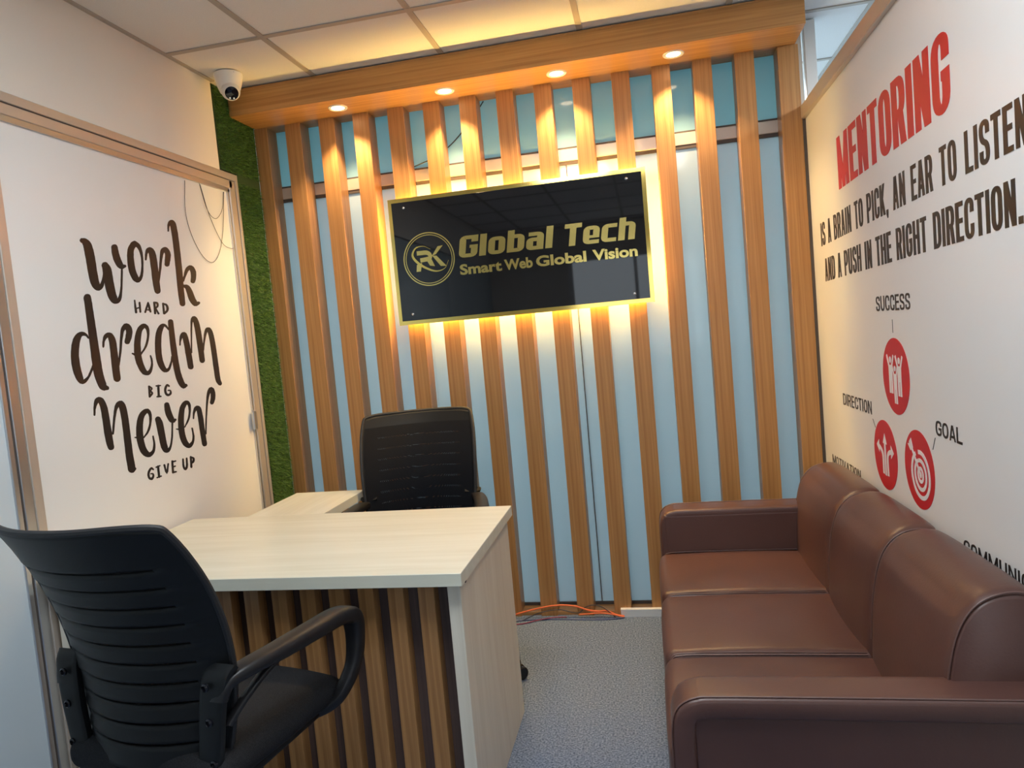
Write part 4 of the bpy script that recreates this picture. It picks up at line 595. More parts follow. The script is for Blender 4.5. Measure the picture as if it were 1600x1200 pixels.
wl_text('IS A BRAIN TO PICK, AN EAR TO LISTEN,', -.146, -1.79, 1.604, 1.697, .42, .155, .125, .075, slope=.013)
wl_text('AND A PUSH IN THE RIGHT DIRECTION.', -.180, -1.735, 1.459, 1.550, .44, .165, .125, .07, slope=.014)
wl_text('SUCCESS', -.812, -1.112, 1.327, 1.374, .70, .16, .14, .16)
wl_text('DIRECTION', -.345, -.703, .973, 1.018, .66, .15, .14, .16, slope=.016)
wl_text('GOAL', -1.252, -1.412, .994, 1.034, .82, .17, .16, .14)
wl_text('MOTIVATION', -.122, -.527, .700, .738, .72, .15, .14, .18, slope=.03)
wl_text('COMMUNICATION', -1.393, -1.875, .722, .757, .74, .15, .14, .18, slope=.05)
for (a, b_) in (((-.957, 1.30), (-.957, 1.26)), ((-.71, .965), (-.735, .94)), ((-1.245, .985), (-1.225, .95))):
    bm = NB(); ribbon(bm, [(-a[0], a[1]), (-b_[0], b_[1])], TR, .0018, .0018, D0, D1)
    mk('leader_line', bm, M_['ink'], wr)
def badge(cy, cz, R, strokes, fills):
    bm = NB()
    P = [(-cy + R * cos(2*pi*k/48), cz + R * sin(2*pi*k/48)) for k in range(48)]
    prism(bm, P, TR, D0, D1)
    disc = mk('printed_disc', bm, M_['red'], wr)
    T = lambda a, b, d: TR(-cy + a * R, cz + b * R, d)
    bm = NB()
    for pts, w, cl in strokes:
        C = [(p.x, p.y) for p in catmull([(x, y, 0) for x, y in pts], 6)] if len(pts) > 2 and not cl else pts
        ribbon(bm, C, T, w, w, .0008, .0014, cl)
    for f in fills: prism(bm, f, T, .0008, .0014)
    mk('pictogram', bm, M_['white_print'], disc)
circ = lambda cx, cy, r, n=20: [(cx + r*cos(2*pi*k/n), cy + r*sin(2*pi*k/n)) for k in range(n)]
def arc(cx, cy, r, a0, a1, n=28): return [(cx + r*cos(radians(a0+(a1-a0)*k/n)), cy + r*sin(radians(a0+(a1-a0)*k/n))) for k in range(n+1)]
def man(cx, top, bot, s=1.0):
    st_ = [([(cx-.26*s, top+.12), (cx-.1*s, top-.18)], .085*s, False), ([(cx+.26*s, top+.12), (cx+.1*s, top-.18)], .085*s, False),
           ([(cx-.075*s, top-.3), (cx-.08*s, bot)], .12*s, False), ([(cx+.075*s, top-.3), (cx+.08*s, bot)], .12*s, False)]
    fl = [circ(cx, top, .085*s), [(cx-.15*s, top-.14), (cx+.15*s, top-.14), (cx+.13*s, top-.55), (cx-.13*s, top-.55)]]
    return st_, fl
s1, f1 = man(-.36, .42, -.47); s2, f2 = man(.30, .42, -.50); s3, f3 = man(-.03, .20, -.72, .85)
badge(-.962, 1.128, .1165, s1 + s2 + s3, f1 + f2 + f3)
badge(-.825, .863, .113, [([(0, -.6), (0, .35)], .13, False), ([(-.2, -.58), (-.2, -.05), (-.36, .12), (-.56, .18)], .13, False), ([(.2, -.58), (.2, -.05), (.36, .12), (.54, .16)], .13, False)],
      [[(-.17, .32), (.17, .32), (0, .62)], [(-.5, .0), (-.5, .38), (-.74, .2)], [(.5, -.03), (.5, .36), (.74, .16)]])
badge(-1.117, .874, .1125, [(arc(.1, -.12, .58, -240, 100), .11, False), (arc(.1, -.12, .37, -250, 105), .10, False), (arc(.1, -.12, .17, 0, 340), .09, True), ([(-.45, .50), (.08, -.10)], .10, False)],
      [circ(.1, -.12, .08), [(-.52, .40), (-.34, .50), (-.46, .74), (-.62, .62)], [(-.52, .40), (-.44, .58), (-.72, .56)]])
# what shows of the text on the next panel left
TLft = lambda u, v, d: Vector((XPN + d, u, v))
mk('lettering', line('LI', -1.60, -1.566, 1.352, .042, .5, .13, .13, .2, TLft, 0, .0008), M_['ink'], d2)

# ---------------------------------------------------------------- slat screen with canopy
YC = -.215
scr = empty('slat_screen', (0, 0, 0))
tag(scr, 'tall oak slat screen with boxed canopy across the back of the office', 'screen')
CX1 = 1.134
Box('canopy_front', M_['oak_x'], scr, XL + .002, CX1, YC, YC + .018, ZB, ZC - .012, bev=.001)
Box('canopy_underside', M_['oak_x'], scr, XL + .002, CX1, YC + .018, .098, ZB, ZB + .018)
Box('canopy_end', M_['oak_z'], scr, CX1 - .018, CX1, YC + .018, .098, ZB + .018, ZC - .012)
Box('canopy_top', M_['oak_x'], scr, XL + .002, CX1, YC, .098, ZC - .012, ZC - .004)
Box('bottom_rail', M_['oak_x'], scr, XL + .03, XR - .014, .012, .094, 0.0, .016)
SX, SP, SW = -1.3955, .1756, .0794
slat_me = None
for i in range(15):
    x0 = SX + SP * i; x1 = x0 + SW
    if i == 0: x0 = XL - .0035
    if i == 14: x1 = XR - .013
    o = Box('slat', M_['oak_z'], scr, x0, x1, 0.0, .094, .0165 if 0 else 0.0, ZB, bev=.0012)
    # shift each slat's grain by moving its texture space: slight per-slat length offset
    o.data.transform(Matrix.Translation((0, 0, 0)))

# ---------------------------------------------------------------- downlights in the canopy
DL = [(-.889, -.112), (-.376, -.108), (.130, -.104), (.628, -.110)]
for i, (x, y) in enumerate(DL):
    t = empty('downlight', (x, y, ZB))
    tag(t, ('leftmost recessed warm downlight under the canopy, nearest the camera dome', 'recessed warm downlight above the left half of the black sign',
            'recessed warm downlight above the right half of the black sign', 'rightmost recessed warm downlight under the canopy')[i], 'downlight', 'recessed downlights under the oak canopy')
    bm = lathe(NB(), [(.030, .002), (.030, -.002), (.037, -.005), (.043, -.004), (.045, 0.0), (.045, .002)], 28, cap=False)
    mk('trim_ring', bm, M_['white_pl'], t, smooth=True)
    bm = lathe(NB(), [(.0305, .0015), (.030, -.0015), (.02, -.003), (.004, -.0035)], 24)
    mk('lens', bm, M_['led_lens'], t, smooth=True)
    l = bpy.data.lights.new('downlight_beam', 'SPOT'); l.energy = 30; l.color = (1.0, 0.70, 0.38)
    l.spot_size = radians(105); l.spot_blend = 0.55; l.shadow_soft_size = .022
    lo = bpy.data.objects.new('downlight_beam', l); link(lo); lo.parent = t; lo.location = (0, 0, -.012)

# ---------------------------------------------------------------- sign
sg = empty('wall_sign', (-.1215, -.045, 1.744))
tag(sg, 'black sign board with gold border and gold lettering on the slats', 'sign')
mk('gold_plate', box(NB(), -.598, .598, 0.002, .006, -.296, .296), M_['gold'], sg)
mk('acrylic_face', box(NB(), -.580, .580, -.003, .0015, -.277, .277, bev=.0008), M_['acrylic'], sg)
bm = NB()
for a in ((-.564, -.546), (.546, .564)): box(bm, a[0], a[1], .034, .040, -.262, .262)
for a in ((-.262, -.244), (.244, .262)): box(bm, -.546, .546, .034, .040, a[0], a[1])
mk('light_strip', bm, M_['led_strip'], sg)
for sx in (-.4, 0, .4):
    for sz in (-.2, .2): Box('standoff', M_['black_pl'], sg, sx - .02, sx + .02, .006, .045, sz - .02, sz + .02)
for x, z in ((-.520, .250), (.514, .253), (.513, -.252), (-.524, -.247)):
    mk('screw', lathe(NB(), [(.006, 0), (.006, -.003), (.003, -.005)], 12, loc=(x, -.003, z), mat3=Matrix.Rotation(radians(90), 3, 'X') @ Matrix.Scale(-1, 3, (0, 0, 1))), M_['chrome'], sg, smooth=True)
SXO, SZO = .1215, -1.744
TS = lambda u, v, d: Vector((u + SXO, -.003 - d, v + SZO))
def italic(T, u0, v0, h, sh=.16):
    return lambda a, b, d: T(u0 + (a + b * sh) * h, v0 + b * h, d)
def low(bm, c, T, d0=0.0, d1=.003):
    """squared heavy italic letters; box 1 high (ascender), x-height .78"""
    s, b, xh = .30, .17, .80
    W = {'G': .84, 'l': .30, 'o': .76, 'b': .76, 'a': .76, 'T': .80, 'e': .76, 'c': .70, 'h': .76}[c]
    l, r = s/2, W - s/2
    q = lambda x0, x1, y0, y1: prism(bm, [(x0, y0), (x1, y0), (x1, y1), (x0, y1)], T, d0, d1)
    Rb = lambda pts, closed=False, rad=.14: ribbon(bm, rounded(pts, rad, closed, 4), T, s, b, d0, d1, closed)
    if c == 'G': Rb([(W, .92 - .005), (l, .92), (l, b/2), (r, b/2), (r, .5)]); q(W*.56, W, .42, .56); q(r - .15, W, .70, .98)
    elif c == 'l': q(0, s, 0, 1)
    elif c == 'o': Rb([(l, b/2), (l, xh-b/2), (r, xh-b/2), (r, b/2)], True)
    elif c == 'b': q(0, s, 0, 1); Rb([(l, b/2), (r, b/2), (r, xh-b/2), (l, xh-b/2)])
    elif c == 'a': Rb([(.08, xh-b/2), (r, xh-b/2), (r, .0)]); Rb([(r, b/2), (l, b/2), (l, .47), (r, .47)], rad=.1)
    elif c == 'T': q(0, W, .80, 1); q(W/2 - s/2, W/2 + s/2, 0, 1)
    elif c == 'e': Rb([(W, b/2), (l, b/2), (l, xh-b/2), (r, xh-b/2), (r, .36)]); q(l, W, .26, .38)
    elif c == 'c': Rb([(W, b/2), (l, b/2), (l, xh-b/2), (W, xh-b/2)])
    elif c == 'h': q(0, s, 0, 1); Rb([(l, xh-b/2), (r, xh-b/2), (r, 0)])
    return W
def brand(word, u0, u1, v0, h):
    Ws = [{'G': .84, 'l': .30, 'o': .76, 'b': .76, 'a': .76, 'T': .80, 'e': .76, 'c': .70, 'h': .76}[c] for c in word]
    gap = .09; tot = sum(Ws) + gap * (len(Ws) - 1); k = (u1 - u0 - .16 * h) / (tot * h); x = 0
    for c, W in zip(word, Ws):
        T0 = lambda a, b, d, x=x: TS(u0 + ((x + a) * k + b * .16) * h, v0 + b * h, d)
        bm = NB(); low(bm, c, T0); mk('raised_letter', bm, M_['gold_text'], sg); x += W + gap
brand('Global', -.398, .056, 1.7335, .098)
brand('Tech', .092, .425, 1.7315, .098)
def font_text(txt, size, ext, off, m, parent, M4, width=None, name='lettering'):
    cu = bpy.data.curves.new('txt', 'FONT'); cu.body = txt; cu.size = size; cu.extrude = ext; cu.offset = off; cu.resolution_u = 4
    o = bpy.data.objects.new('txt', cu); link(o)
    dg = bpy.context.evaluated_depsgraph_get(); dg.update()
    me = bpy.data.meshes.new_from_object(o.evaluated_get(dg)); bpy.data.objects.remove(o)
    xs_ = [v.co.x for v in me.vertices]; x0, x1 = min(xs_), max(xs_); k = (width / (x1 - x0)) if width else 1
    me.transform(Matrix.Diagonal((k, 1, 1, 1)) @ Matrix.Translation((-x0, 0, 0))); me.transform(M4)
    me.materials.clear(); me.materials.append(m)
    q = bpy.data.objects.new(name, me); link(q); q.parent = parent; return q
RX = Matrix.Rotation(radians(90), 4, 'X')
for txt, u0, u1 in (('Smart', -.397, -.198), ('Web', -.186, -.054), ('Global', -.038, .191), ('Vision', .219, .418)):
    font_text(txt, .064, .0015, .0022, M_['gold_text'], sg, Matrix.Translation((u0 + SXO, -.0045, 1.6575 + SZO)) @ RX, u1 - u0)
# round emblem
EC = (-.541, 1.745)
for R_, w_ in ((.122, .005), (.112, .0035)):
    bm = NB(); ribbon(bm, circ(EC[0], EC[1], R_, 64), TS, w_, w_, 0, .003, True); mk('emblem_ring', bm, M_['gold_text'], sg)
E_ = lambda a, b, d: TS(EC[0] + a * .118, EC[1] + b * .118, d)
bm = NB()
prism(bm, [(-.56, -.45), (-.38, -.45), (-.30, -.12), (-.52, -.18)], E_, 0, .003)
ribbon(bm, rounded([(-.48, .27), (.02, .27), (.10, .02), (-.36, -.02)], .2, False, 5), E_, .15, .17, 0, .003)
prism(bm, [(-.12, .0), (.10, .0), (.22, -.30), (.02, -.26)], E_, 0, .003)
prism(bm, [(.12, .10), (.30, .16), (.62, .48), (.40, .46)], E_, 0, .003)
prism(bm, [(.14, .12), (.32, .10), (.70, -.34), (.46, -.32)], E_, 0, .003)
mk('emblem_monogram', bm, M_['gold_text'], sg)
sw = catmull([(.10, .38, 0), (-.18, .52, 0), (-.50, .48, 0), (-.66, .22, 0), (-.52, -.05, 0), (-.18, -.32, 0), (.25, -.50, 0), (.62, -.42, 0), (.80, -.12, 0)], 6)
bm = NB(); N_ = len(sw); L_ = []; R2_ = []
for i, p in enumerate(sw):
    t = (sw[min(i+1, N_-1)] - sw[max(i-1, 0)]).normalized(); w_ = .012 + .085 * sin(pi * i / (N_-1)) ** 2
    L_.append((p.x - t.y*w_/2, p.y + t.x*w_/2)); R2_.append((p.x + t.y*w_/2, p.y - t.x*w_/2))
for i in range(N_-1): prism(bm, [L_[i], L_[i+1], R2_[i+1], R2_[i]], E_, .003, .0045)
mk('emblem_swoosh', bm, M_['gold'], sg)

# ---------------------------------------------------------------- turf strip on the left wall
tf = empty('turf_panel', (XL, -.1, 0))
tag(tf, 'tall strip of green artificial grass between the printed partition and the slats', 'grass panel')
bm = NB(); box(bm, -.028, -.004, -.105, .099, 0, 2.18); box(bm, -.028, -.004, -.228, .099, 2.215, ZC - .004)
box(bm, -.028, -.004, -.105, .099, 2.18, 2.215)
mk('turf_backing', bm, M_['grass_back'], tf)
vs, fs = [], []
def blade(y, z):
    a = random.uniform(-1.0, 1.0); l = random.uniform(.012, .026); w = random.uniform(.0010, .0018)
    tip = (l * random.uniform(.5, .95), sin(a) * l * .7, -l * random.uniform(-.25, .8))
    k = len(vs); th = random.uniform(0, pi); wy, wz = cos(th) * w, sin(th) * w
    x0 = -.006
    vs.extend([(x0, y - wy, z - wz), (x0, y + wy, z + wz), (x0 + tip[0], y + tip[1], z + tip[2])]); fs.append((k, k+1, k+2))
for _ in range(30000):
    z = random.uniform(.3, 2.175); y = random.uniform(-.098, .096); blade(y, z)
for _ in range(9500): blade(random.uniform(-.222, .094), random.uniform(2.22, ZC - .01))
me = bpy.data.meshes.new('turf'); me.from_pydata(vs, [], fs); me.materials.append(M_['grass'])
o = bpy.data.objects.new('turf', me); link(o); o.parent = tf; tag(o, kind='stuff')

# ---------------------------------------------------------------- camera dome
sc_ = empty('security_camera', (-1.268, -.375, ZC - .001))
tag(sc_, 'white turret security camera under the ceiling corner', 'camera')
lathe(bm := NB(), [(.060, 0), (.060, -.008), (.057, -.018), (.050, -.052), (.040, -.078), (.020, -.088)], 32)
mk('housing', bm, M_['white_pl'], sc_, smooth=True)
dirv = Vector((.50, -.62, -.60)).normalized(); q3 = dirv.to_track_quat('Z', 'Y').to_matrix()
c0 = Vector((.012, -.014, -.076))
prof = [(.040 * sin(radians(a)), .040 * cos(radians(a))) for a in range(176, 44, -6)] + [(.0285, .0282)]
ball = mk('eyeball', lathe(NB(), prof, 28, loc=c0, mat3=q3), M_['white_pl'], sc_, smooth=True)
mk('lens_face', lathe(NB(), [(.0285, .0265), (.028, .0300), (.016, .0325), (.002, .0335)], 28, loc=c0, mat3=q3), M_['black_gl'], ball, smooth=True)
for s_ in (-.008, .008):
    mk('led', lathe(NB(), [(.0042, .030), (.0036, .0345)], 12, loc=c0 + q3 @ Vector((s_, -.019, 0)), mat3=q3), M_['chrome'], ball)
for s_ in (-.045, .048):
    mk('screw_head', lathe(NB(), [(.003, 0), (.002, -.003)], 8, loc=(s_, -.034, -.006)), M_['steel'], sc_)

# ---------------------------------------------------------------- ceiling light panels behind the photographer
for k, (px, py) in enumerate(PANELS):
    t = empty('ceiling_light', (px, py, ZC))
    tag(t, ('square white ceiling light panel over the middle of the office', 'square white ceiling light panel nearer the left wall')[k], 'ceiling light', 'light panels in the office ceiling')
    bm = NB()
    for a in ((-.288, -.27, -.31, .31), (.27, .288, -.31, .31), (-.27, .27, -.31, -.292), (-.27, .27, .292, .31)): box(bm, *a, -.006, .012)
    mk('light_frame', bm, M_['white_pl'], t)
    mk('diffuser', box(NB(), -.27, .27, -.292, .292, -.001, .006), M_['led_w'], t)

# ---------------------------------------------------------------- desk
dk = empty('office_desk', (-.7, -1.2, 0))
tag(dk, 'pale birch desk with slatted oak front and a side return', 'desk')
OX, OY = .7, 1.2
def D(name, m, *a, parent=dk, **k):
    a = (a[0] + OX, a[1] + OX, a[2] + OY, a[3] + OY, a[4], a[5]); return Box(name, M_[m], parent, *a, **k)
DX1 = -.088
D('desktop', 'birch_x', -1.365, DX1, -1.536, -.829, .714, .75, bev=.0015)
D('return_top', 'birch_y', -1.130, -.812, -.829, -.436, .714, .75, bev=.0015)
sp = D('side_panel', 'birch_z', -.138, -.102, -1.506, -.86, 0.0, .714, bev=.001)
D('side_panel', 'birch_z', -1.36, -1.325, -1.506, -.86, 0.0, .714, bev=.001)
D('return_leg_panel', 'dark_board', -1.118, -.92, -.458, -.44, 0.0, .714)
D('return_leg_panel', 'dark_board', -1.118, -1.10, -.829, -.458, 0.0, .714)
D('front_board', 'dark_board', -1.325, -.138, -1.440, -1.422, .03, .714)
x = -.231; 
while x > -1.31:
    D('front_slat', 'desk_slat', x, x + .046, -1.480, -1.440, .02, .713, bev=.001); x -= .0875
bm = lathe(NB(), [(.0075, 0), (.0075, .0012), (.005, .0015)], 14, loc=(.0182, -.268, .345), mat3=Matrix.Rotation(radians(90), 3, 'Y'))
mk('screw_cap', bm, M_['black_pl'], sp)

# ---------------------------------------------------------------- sofa
sf = empty('leather_sofa', (.8, -1.06, 0))
tag(sf, 'three-seat dark brown leather sofa along the printed right wall', 'sofa')
SO = Vector((-.8, 1.06, 0))
def S(name, bm, m='leather', parent=sf): 
    bmesh.ops.translate(bm, vec=SO, verts=bm.verts)
    return mk(name, bm, M_[m], parent, smooth=True, angle=60)
YF, YN = -.375, -1.750           # inner faces of far and near arm
rbox(bm := NB(), (.66, YF - YN, .20), .012, loc=(.78, (YF + YN) / 2, .165)); S('base', bm)
n3 = (YF - YN) / 3
for i in range(3):
    y1 = YF - n3 * i; y0 = y1 - n3; yc = (y0 + y1) / 2
    def df(p, ph=i):
        u = (p.x) / .27; v_ = p.y / (n3 / 2)
        if p.z > 0:
            p = p + Vector((0, 0, .014 * max(0, 1 - u * u) * max(0, 1 - v_ ** 4) + .0025 * sin(9 * p.x + 2 * ph) * cos(7 * p.y)))
        if p.x < 0: p = p + Vector((-.008 * max(0, 1 - v_ ** 4), 0, 0))
        return p
    rbox(bm := NB(), (.575, n3 - .004, .155), .032, loc=(.705, yc, .3395), deform=df, core=12); sc = S('seat_cushion', bm)
    # piping round the cushion side seams
    for yy in (y0 + .006, y1 - .006):
        pts = [(.430, yy, .30), (.424, yy, .37), (.434, yy, .402), (.458, yy, .4155), (.56, yy, .4180), (.75, yy, .4185), (.95, yy, .417)]
        tube(bm := NB(), pts, .0022, seg=6, n=5); S('piping', bm, 'seam', sc)
# back cushions: rolled profile lofted along the wall
prof = [(.955, .40), (.958, .47), (.963, .54), (.972, .61), (.986, .675), (1.006, .722), (1.034, .755), (1.068, .772), (1.105, .777), (1.135, .768), (1.146, .74), (1.148, .60), (1.148, .40)]
prof = [(p.x, p.y) for p in catmull([(a, b, 0) for a, b in prof], 3)]
cx, cz = 1.06, .58
YB0 = YF + .085; YB1 = YN - .03
seams = [YB0, YF - n3, YF - 2 * n3, YB1]
for i in range(3):
    ya, yb = seams[i] - .001, seams[i + 1] + .001
    bm = NB(); rings = []
    st_ = [0, .004, .010, .02, .035, .06, .12, .25, .4, .5, .6, .75, .88, .94, .965, .98, .99, .996, 1]
    L = ya - yb
    for f in st_:
        e = min(f, 1 - f) * L
        k = 1 - .085 * max(0, 1 - e / .028) ** 2.2 - .03 * max(0, 1 - e / .12) ** 2
        bulge = .012 * (1 - (2 * f - 1) ** 2)
        ring = []; yy_ = ya - f * L; droop = .84 + .16 * (YB0 - yy_) / (YB0 - YB1)
        for (a, b) in prof:
            dx, dz = a - cx, b - cz
            if dz > 0: dz *= droop
            if a > 1.14 and b < .75: kk = 1
            else: kk = k
            ring.append(bm.verts.new((cx + dx * kk - (bulge if a < 1.0 else 0), ya - f * L, cz + dz * (kk if dz > 0 else 1))))
        rings.append(ring)
    for A, B in zip(rings, rings[1:]):
        for k in range(len(A) - 1): bm.faces.new((A[k], A[k+1], B[k+1], B[k]))
        bm.faces.new((A[-1], A[0], B[0], B[-1]))
    bm.faces.new(rings[0]); bm.faces.new(rings[-1])
    bc = S('back_cushion', bm)
    for yy, en in ((ya, i == 0), (yb, i == 2)):
        dr = .84 + .16 * (YB0 - yy) / (YB0 - YB1)
        pts = [(cx + (a - cx) * (.93 if not en else .955), yy + (.005 if yy == yb else -.005), cz + (b - cz) * (.93 if not en else .955) * (dr if b > cz else 1)) for (a, b) in prof[2:-5:2]]
        tube(bm := NB(), pts, .002, seg=6, n=3); S('piping', bm, 'seam', bc)
rbox(bm := NB(), (.05, YF - YN + .10, .36), .01, loc=(1.125, (YF + YN) / 2, .22)); S('back_frame', bm)
# arms: padded top wrapping down the front, recessed outer panel
for ya, yb, outer in ((YF + .120, YF, 1), (YN, YN - .108, -1)):
    yc = (ya + yb) / 2; w = abs(ya - yb)
    def da(p, w=w):
        v_ = p.y / (w / 2)
        return p + Vector((0, 0, .005 * max(0, 1 - v_ * v_))) if p.z > 0 else p
    bm = NB()
    pts = [(1.145, yc, .565), (.80, yc, .566), (.53, yc, .566), (.482, yc, .563), (.458, yc, .550), (.449, yc, .52), (.447, yc, .44), (.447, yc, .25), (.447, yc, .06)]
    sweep(bm, pts, (0, 1, 0), w, .050, n=8, e=5.0, seg=28)
    ar = S('armrest', bm)
    rbox(bm := NB(), (.675, w - .012, .49), .006, loc=(.805, yc - outer * .0055, .302)); S('side_panel', bm, 'leather', ar)
    rbox(bm := NB(), (.700, .030, .512), .013, loc=(.789, yc - outer * (w / 2 - .0142), .3165)); S('inner_panel', bm, 'leather', ar)
    for sy in (outer,):
        yy = yc + sy * (w / 2 - .009)
        pts = [(1.14, yy, .588), (.80, yy, .590), (.53, yy, .590), (.472, yy, .586), (.439, yy, .566), (.426, yy, .53), (.423, yy, .46), (.423, yy, .30), (.423, yy, .10)]
        tube(bm := NB(), pts, .0022, seg=6, n=5); S('piping', bm, 'seam', ar)
for x_ in (.47, 1.10):
    for y_ in (YF + .06, YN - .08):
        lathe(bm := NB(), [(.018, 0), (.022, .045), (.022, .07)], 14, loc=(x_, y_, 0)); S('foot', bm, 'black_pl')

# ---------------------------------------------------------------- office chairs
def chair(loc, rz, label, br, ba):
    t = empty('office_chair', loc, rz)
    tag(t, label, 'office chair', 'black mesh-back office chairs at the desk')
    P = M_['black_pl']
    # seat
    def ds(p):
        u, v_ = p.x / .24, p.y / .24
        if p.z > 0: p = p + Vector((0, 0, .012 * (1 - u*u) - .02 * max(0, v_ - .4) ** 2 * 3))
        if v_ > .3: p = p + Vector((0, 0, -.028 * (v_ - .3) ** 2))
        return Vector((p.x * (1 - .06 * max(0, -v_)), p.y * (1 - .05 * u * u), p.z))
    rbox(bm := NB(), (.48, .47, .075), .036, loc=(0, .0, .495), deform=ds, core=10)
    seat = mk('seat', bm, M_['black_fab'], t, smooth=True, angle=80)
    mk('seat_pan', rbox(NB(), (.42, .40, .03), .012, loc=(0, -.01, .450)), P, t, smooth=True)
    # back shell: curved, with horizontal slits
    def back(u, z):            # u -1..1, z height
        prof = [(.50, -.185, .195), (.58, -.178, .212), (.66, -.176, .226), (.74, -.182, .237), (.82, -.200, .240), (.90, -.230, .243), (.98, -.272, .242), (1.06, -.322, .236)]
        for a, b in zip(prof, prof[1:]):
            if z <= b[0] or b is prof[-1]:
                f = (z - a[0]) / (b[0] - a[0]); y = a[1] + (b[1] - a[1]) * f; w = a[2] + (b[2] - a[2]) * f; break
        return Vector((u * w, y - .075 * (1 - u * u) + .02, z))
    slits = [.560 + .0445 * k for k in range(10)]
    zs = [.505, .515]
    for s_ in slits: zs += [s_ - .016, s_ - .0035, s_ + .0035, s_ + .009]
    zs += [1.01, 1.03, 1.045, 1.055]; zs = sorted(set(round(z, 4) for z in zs))
    us = [-1, -.985, -.95, -.86, -.74, -.6, -.45, -.3, -.15, 0, .15, .3, .45, .6, .74, .86, .95, .985, 1]
    bm = NB(); G = []
    for z in zs:
        row = []
        for u in us:
            uu = u
            top = max(0, (z - 1.01) / .045); uu = u * (1 - .03 * top ** 2)
            bot = max(0, (.53 - z) / .03); uu *= (1 - .05 * bot)
            p = back(uu, z - (.012 * abs(u) ** 6 * top))
            # shingle relief: each band leans out above its slit
            for s_ in slits:
                if 0 <= z - s_ < .03 and abs(u) < .9: p.y -= .0035 * (1 - (z - s_) / .03)
            row.append(bm.verts.new(p))
        G.append(row)
    for j in range(len(zs) - 1):
        zm = (zs[j] + zs[j + 1]) / 2
        for i in range(len(us) - 1):
            um = (us[i] + us[i+1]) / 2
            if any(abs(zm - s_) < .003 for s_ in slits) and abs(um) < .75: continue
            bm.faces.new((G[j][i], G[j][i+1], G[j+1][i+1], G[j+1][i]))
    sh = mk('backrest', bm, P, t, smooth=True, angle=50)
    md = sh.modifiers.new('thickness', 'SOLIDIFY'); md.thickness = .009; md.offset = 0
    # perforated fabric in front of the slits
    bm = NB(); rows = []
    for j in range(15):
        z = .512 + .495 * j / 14
        rows.append([bm.verts.new(back(-.95 + 1.9 * i / 14, z) + Vector((0, .009, 0))) for i in range(15)])
    for j in range(14):
        for i in range(14): bm.faces.new((rows[j][i], rows[j][i+1], rows[j+1][i+1], rows[j+1][i]))
    mk('mesh_fabric', bm, M_['mesh'], sh, smooth=True)
    # edge binding round the shell
    loop = [back(-1, z) for z in (.52, .6, .7, .8, .9, .98)] + [back(-.99, 1.036), back(-.945, 1.051)] + [back(u, 1.057) for u in (-.75, -.35, 0, .35, .75)] + [back(.945, 1.051), back(.99, 1.036)] + [back(1, z) for z in (.98, .9, .8, .7, .6, .52)]
    mk('edge_binding', tube(NB(), loop, .0075, seg=8, n=4), M_['black_edge'], sh, smooth=True)
    # uprights holding the back, with bolts
    for s in (-1, 1):
        pts = [(s*.222, -.175, .722), (s*.214, -.192, .70), (s*.204, -.200, .64), (s*.196, -.202, .58), (s*.180, -.200, .50), (s*.15, -.17, .445), (s*.12, -.08, .430)]
        up = mk('upright', sweep(NB(), pts, (1, 0, 0), lambda f: .070 - .020 * f, .022, n=6, e=4), P, t, smooth=True)
        for z in (.69, .615, .525):
            mk('bolt', lathe(NB(), [(.009, 0), (.009, .004), (.006, .006), (.0045, .002)], 14, loc=(s*.204, -.212, z), mat3=Matrix.Rotation(radians(90), 3, 'X')), M_['black_gl'], up, smooth=True)
        # armrest: blends from the upright, runs forward, folds down to the seat
        pts = [(s*.222, -.200, .655), (s*.230, -.185, .688), (s*.243, -.14, .699), (s*.258, -.05, .699), (s*.268, .07, .697), (s*.271, .160, .692), (s*.272, .216, .670), (s*.271, .228, .62), (s*.268, .214, .55), (s*.256, .180, .50), (s*.232, .155, .465), (s*.18, .12, .445), (s*.10, .09, .440)]
        arm = mk('armrest', sweep(NB(), pts, (1, 0, 0), lambda f: .036 + .022 * max(0, sin(pi * min(1, f * 1.45))), lambda f: .024 + .020 * max(0, sin(pi * f)) ** 1.5, n=7, e=3.6), M_['black_arm'], t, smooth=True)
        pts = [(s*.222, -.185, .595), (s*.236, -.15, .632), (s*.250, -.08, .672), (s*.260, -.02, .690)]
        mk('arm_web', sweep(NB(), pts, (1, 0, 0), .022, .014, n=6, e=3), M_['black_arm'], arm, smooth=True)
    # mechanism, gas lift, five-star base
    mk('tilt_mechanism', box(NB(), -.07, .07, -.11, .10, .375, .412, bev=.008, seg=2), P, t, smooth=True)
    mk('gas_lift', lathe(NB(), [(.025, .09), (.025, .26), (.021, .265), (.014, .27), (.014, .38)], 20), M_['chrome'], t, smooth=True)
    mk('hub', lathe(NB(), [(.03, .075), (.042, .08), (.042, .125), (.03, .135)], 20), P, t, smooth=True)
    for k in range(5):
        a = 2 * pi * k / 5 + ba; ca, sa = cos(a), sin(a)
        lg = mk('base_leg', sweep(NB(), [(ca*.02, sa*.02, .108), (ca*.14, sa*.14, .100), (ca*br*.8, sa*br*.8, .082), (ca*br, sa*br, .074)], (-sa, ca, 0), lambda f: .050 - .018*f, lambda f: .034 - .014*f, n=4, e=4, seg=12), P, t, smooth=True)
        R3 = Matrix.Rotation(a + .6, 3, 'Z')
        bm = NB()
        for s in (-1, 1):
            lathe(bm, [(.010, -.009), (.024, -.009), (.027, -.005), (.027, .005), (.023, .009), (.008, .010)], 20, loc=Vector((ca*br, sa*br, .0272)) + R3 @ Vector((0, s*.014, 0)), mat3=R3 @ Matrix.Rotation(radians(90), 3, 'X'))
        lathe(bm, [(.006, .03), (.006, .072)], 10, loc=(ca*br, sa*br, 0))
        mk('caster', bm, M_['black_gl'], lg, smooth=True)
    return t
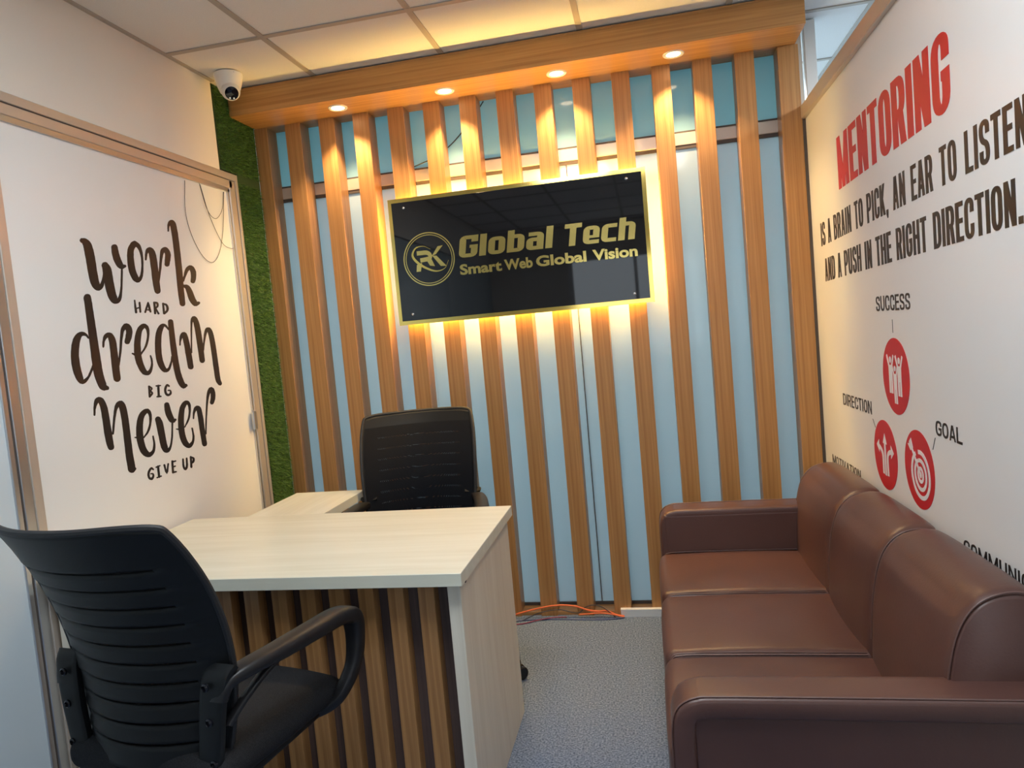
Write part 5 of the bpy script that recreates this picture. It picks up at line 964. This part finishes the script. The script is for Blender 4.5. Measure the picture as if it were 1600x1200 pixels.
chair((-.674, -1.778, 0), radians(-9.5), 'black office chair seen from behind in front of the slatted desk', .31, radians(54 + 9.5))
chair((-.524, -.615, 0), radians(191), 'black office chair behind the desk against the oak slats', .365, .44)

# ---------------------------------------------------------------- cables and trunking at the foot of the screen
g = 'loose cables at the foot of the oak slats'
cb = [('orange', 'thick orange cable arching along the foot of the oak slats', .0042,
       [(-.42, -.06, .005), (-.33, -.035, .012), (-.25, -.025, .030), (-.16, -.022, .050), (-.08, -.020, .060), (-.0, -.020, .055), (.06, -.022, .036), (.11, -.024, .030), (.15, -.024, .032), (.19, -.026, .014), (.23, -.03, .007)]),
      ('orange', 'short orange cable lying lower beside the thick orange cable', .0036,
       [(.02, -.030, .018), (.07, -.034, .022), (.12, -.036, .026), (.17, -.036, .020), (.23, -.038, .006)]),
      ('cable_k', 'thin black cable looping above the orange one by the white trunking', .0022,
       [(-.25, -.06, .003), (-.17, -.035, .030), (-.08, -.028, .042), (-.02, -.028, .030), (.02, -.028, .026), (.05, -.018, .048), (.09, -.018, .058), (.13, -.02, .048), (.16, -.03, .03), (.19, -.04, .006)]),
      ('cable_b', 'thin slate blue cable lying flat on the carpet edge', .0028,
       [(-.42, -.10, .003), (-.30, -.07, .003), (-.20, -.050, .0035), (-.08, -.048, .003), (.05, -.055, .003), (.15, -.055, .003), (.23, -.04, .006)]),
      ('cable_p', 'thin maroon cable curling on the carpet beside the desk', .0028,
       [(-.42, -.13, .003), (-.30, -.105, .003), (-.24, -.095, .003), (-.18, -.065, .006), (-.10, -.042, .010), (-.04, -.036, .008)])]
for m, lb, r, pts in cb:
    tag(mk('cable', tube(NB(), pts, r, seg=8, n=6), M_[m], smooth=True), lb, 'cable', g)
tk = empty('cable_trunking', (.40, -.012, 0)); tag(tk, 'white plastic cable trunking on the carpet below the slats', 'trunking')
mk('trunking_base', box(NB(), -.185, .1, -.010, .0105, 0, .030), M_['white_pl'], tk)
mk('trunking_lid', box(NB(), -.186, .1, -.012, .0108, .030, .037, bev=.001), M_['white_pl'], tk)
tag(mk('wire', tube(NB(), [(-.62, .0985, 2.212), (-.575, .0985, 2.224), (-.51, .0985, 2.243), (-.435, .0985, 2.283), (-.366, .0985, 2.339), (-.296, .0985, 2.41), (-.245, .0985, 2.470)], .0028, seg=6), M_['cable_k'], smooth=True),
    'thin black wire rising behind the slats across the upper glass', 'wire')
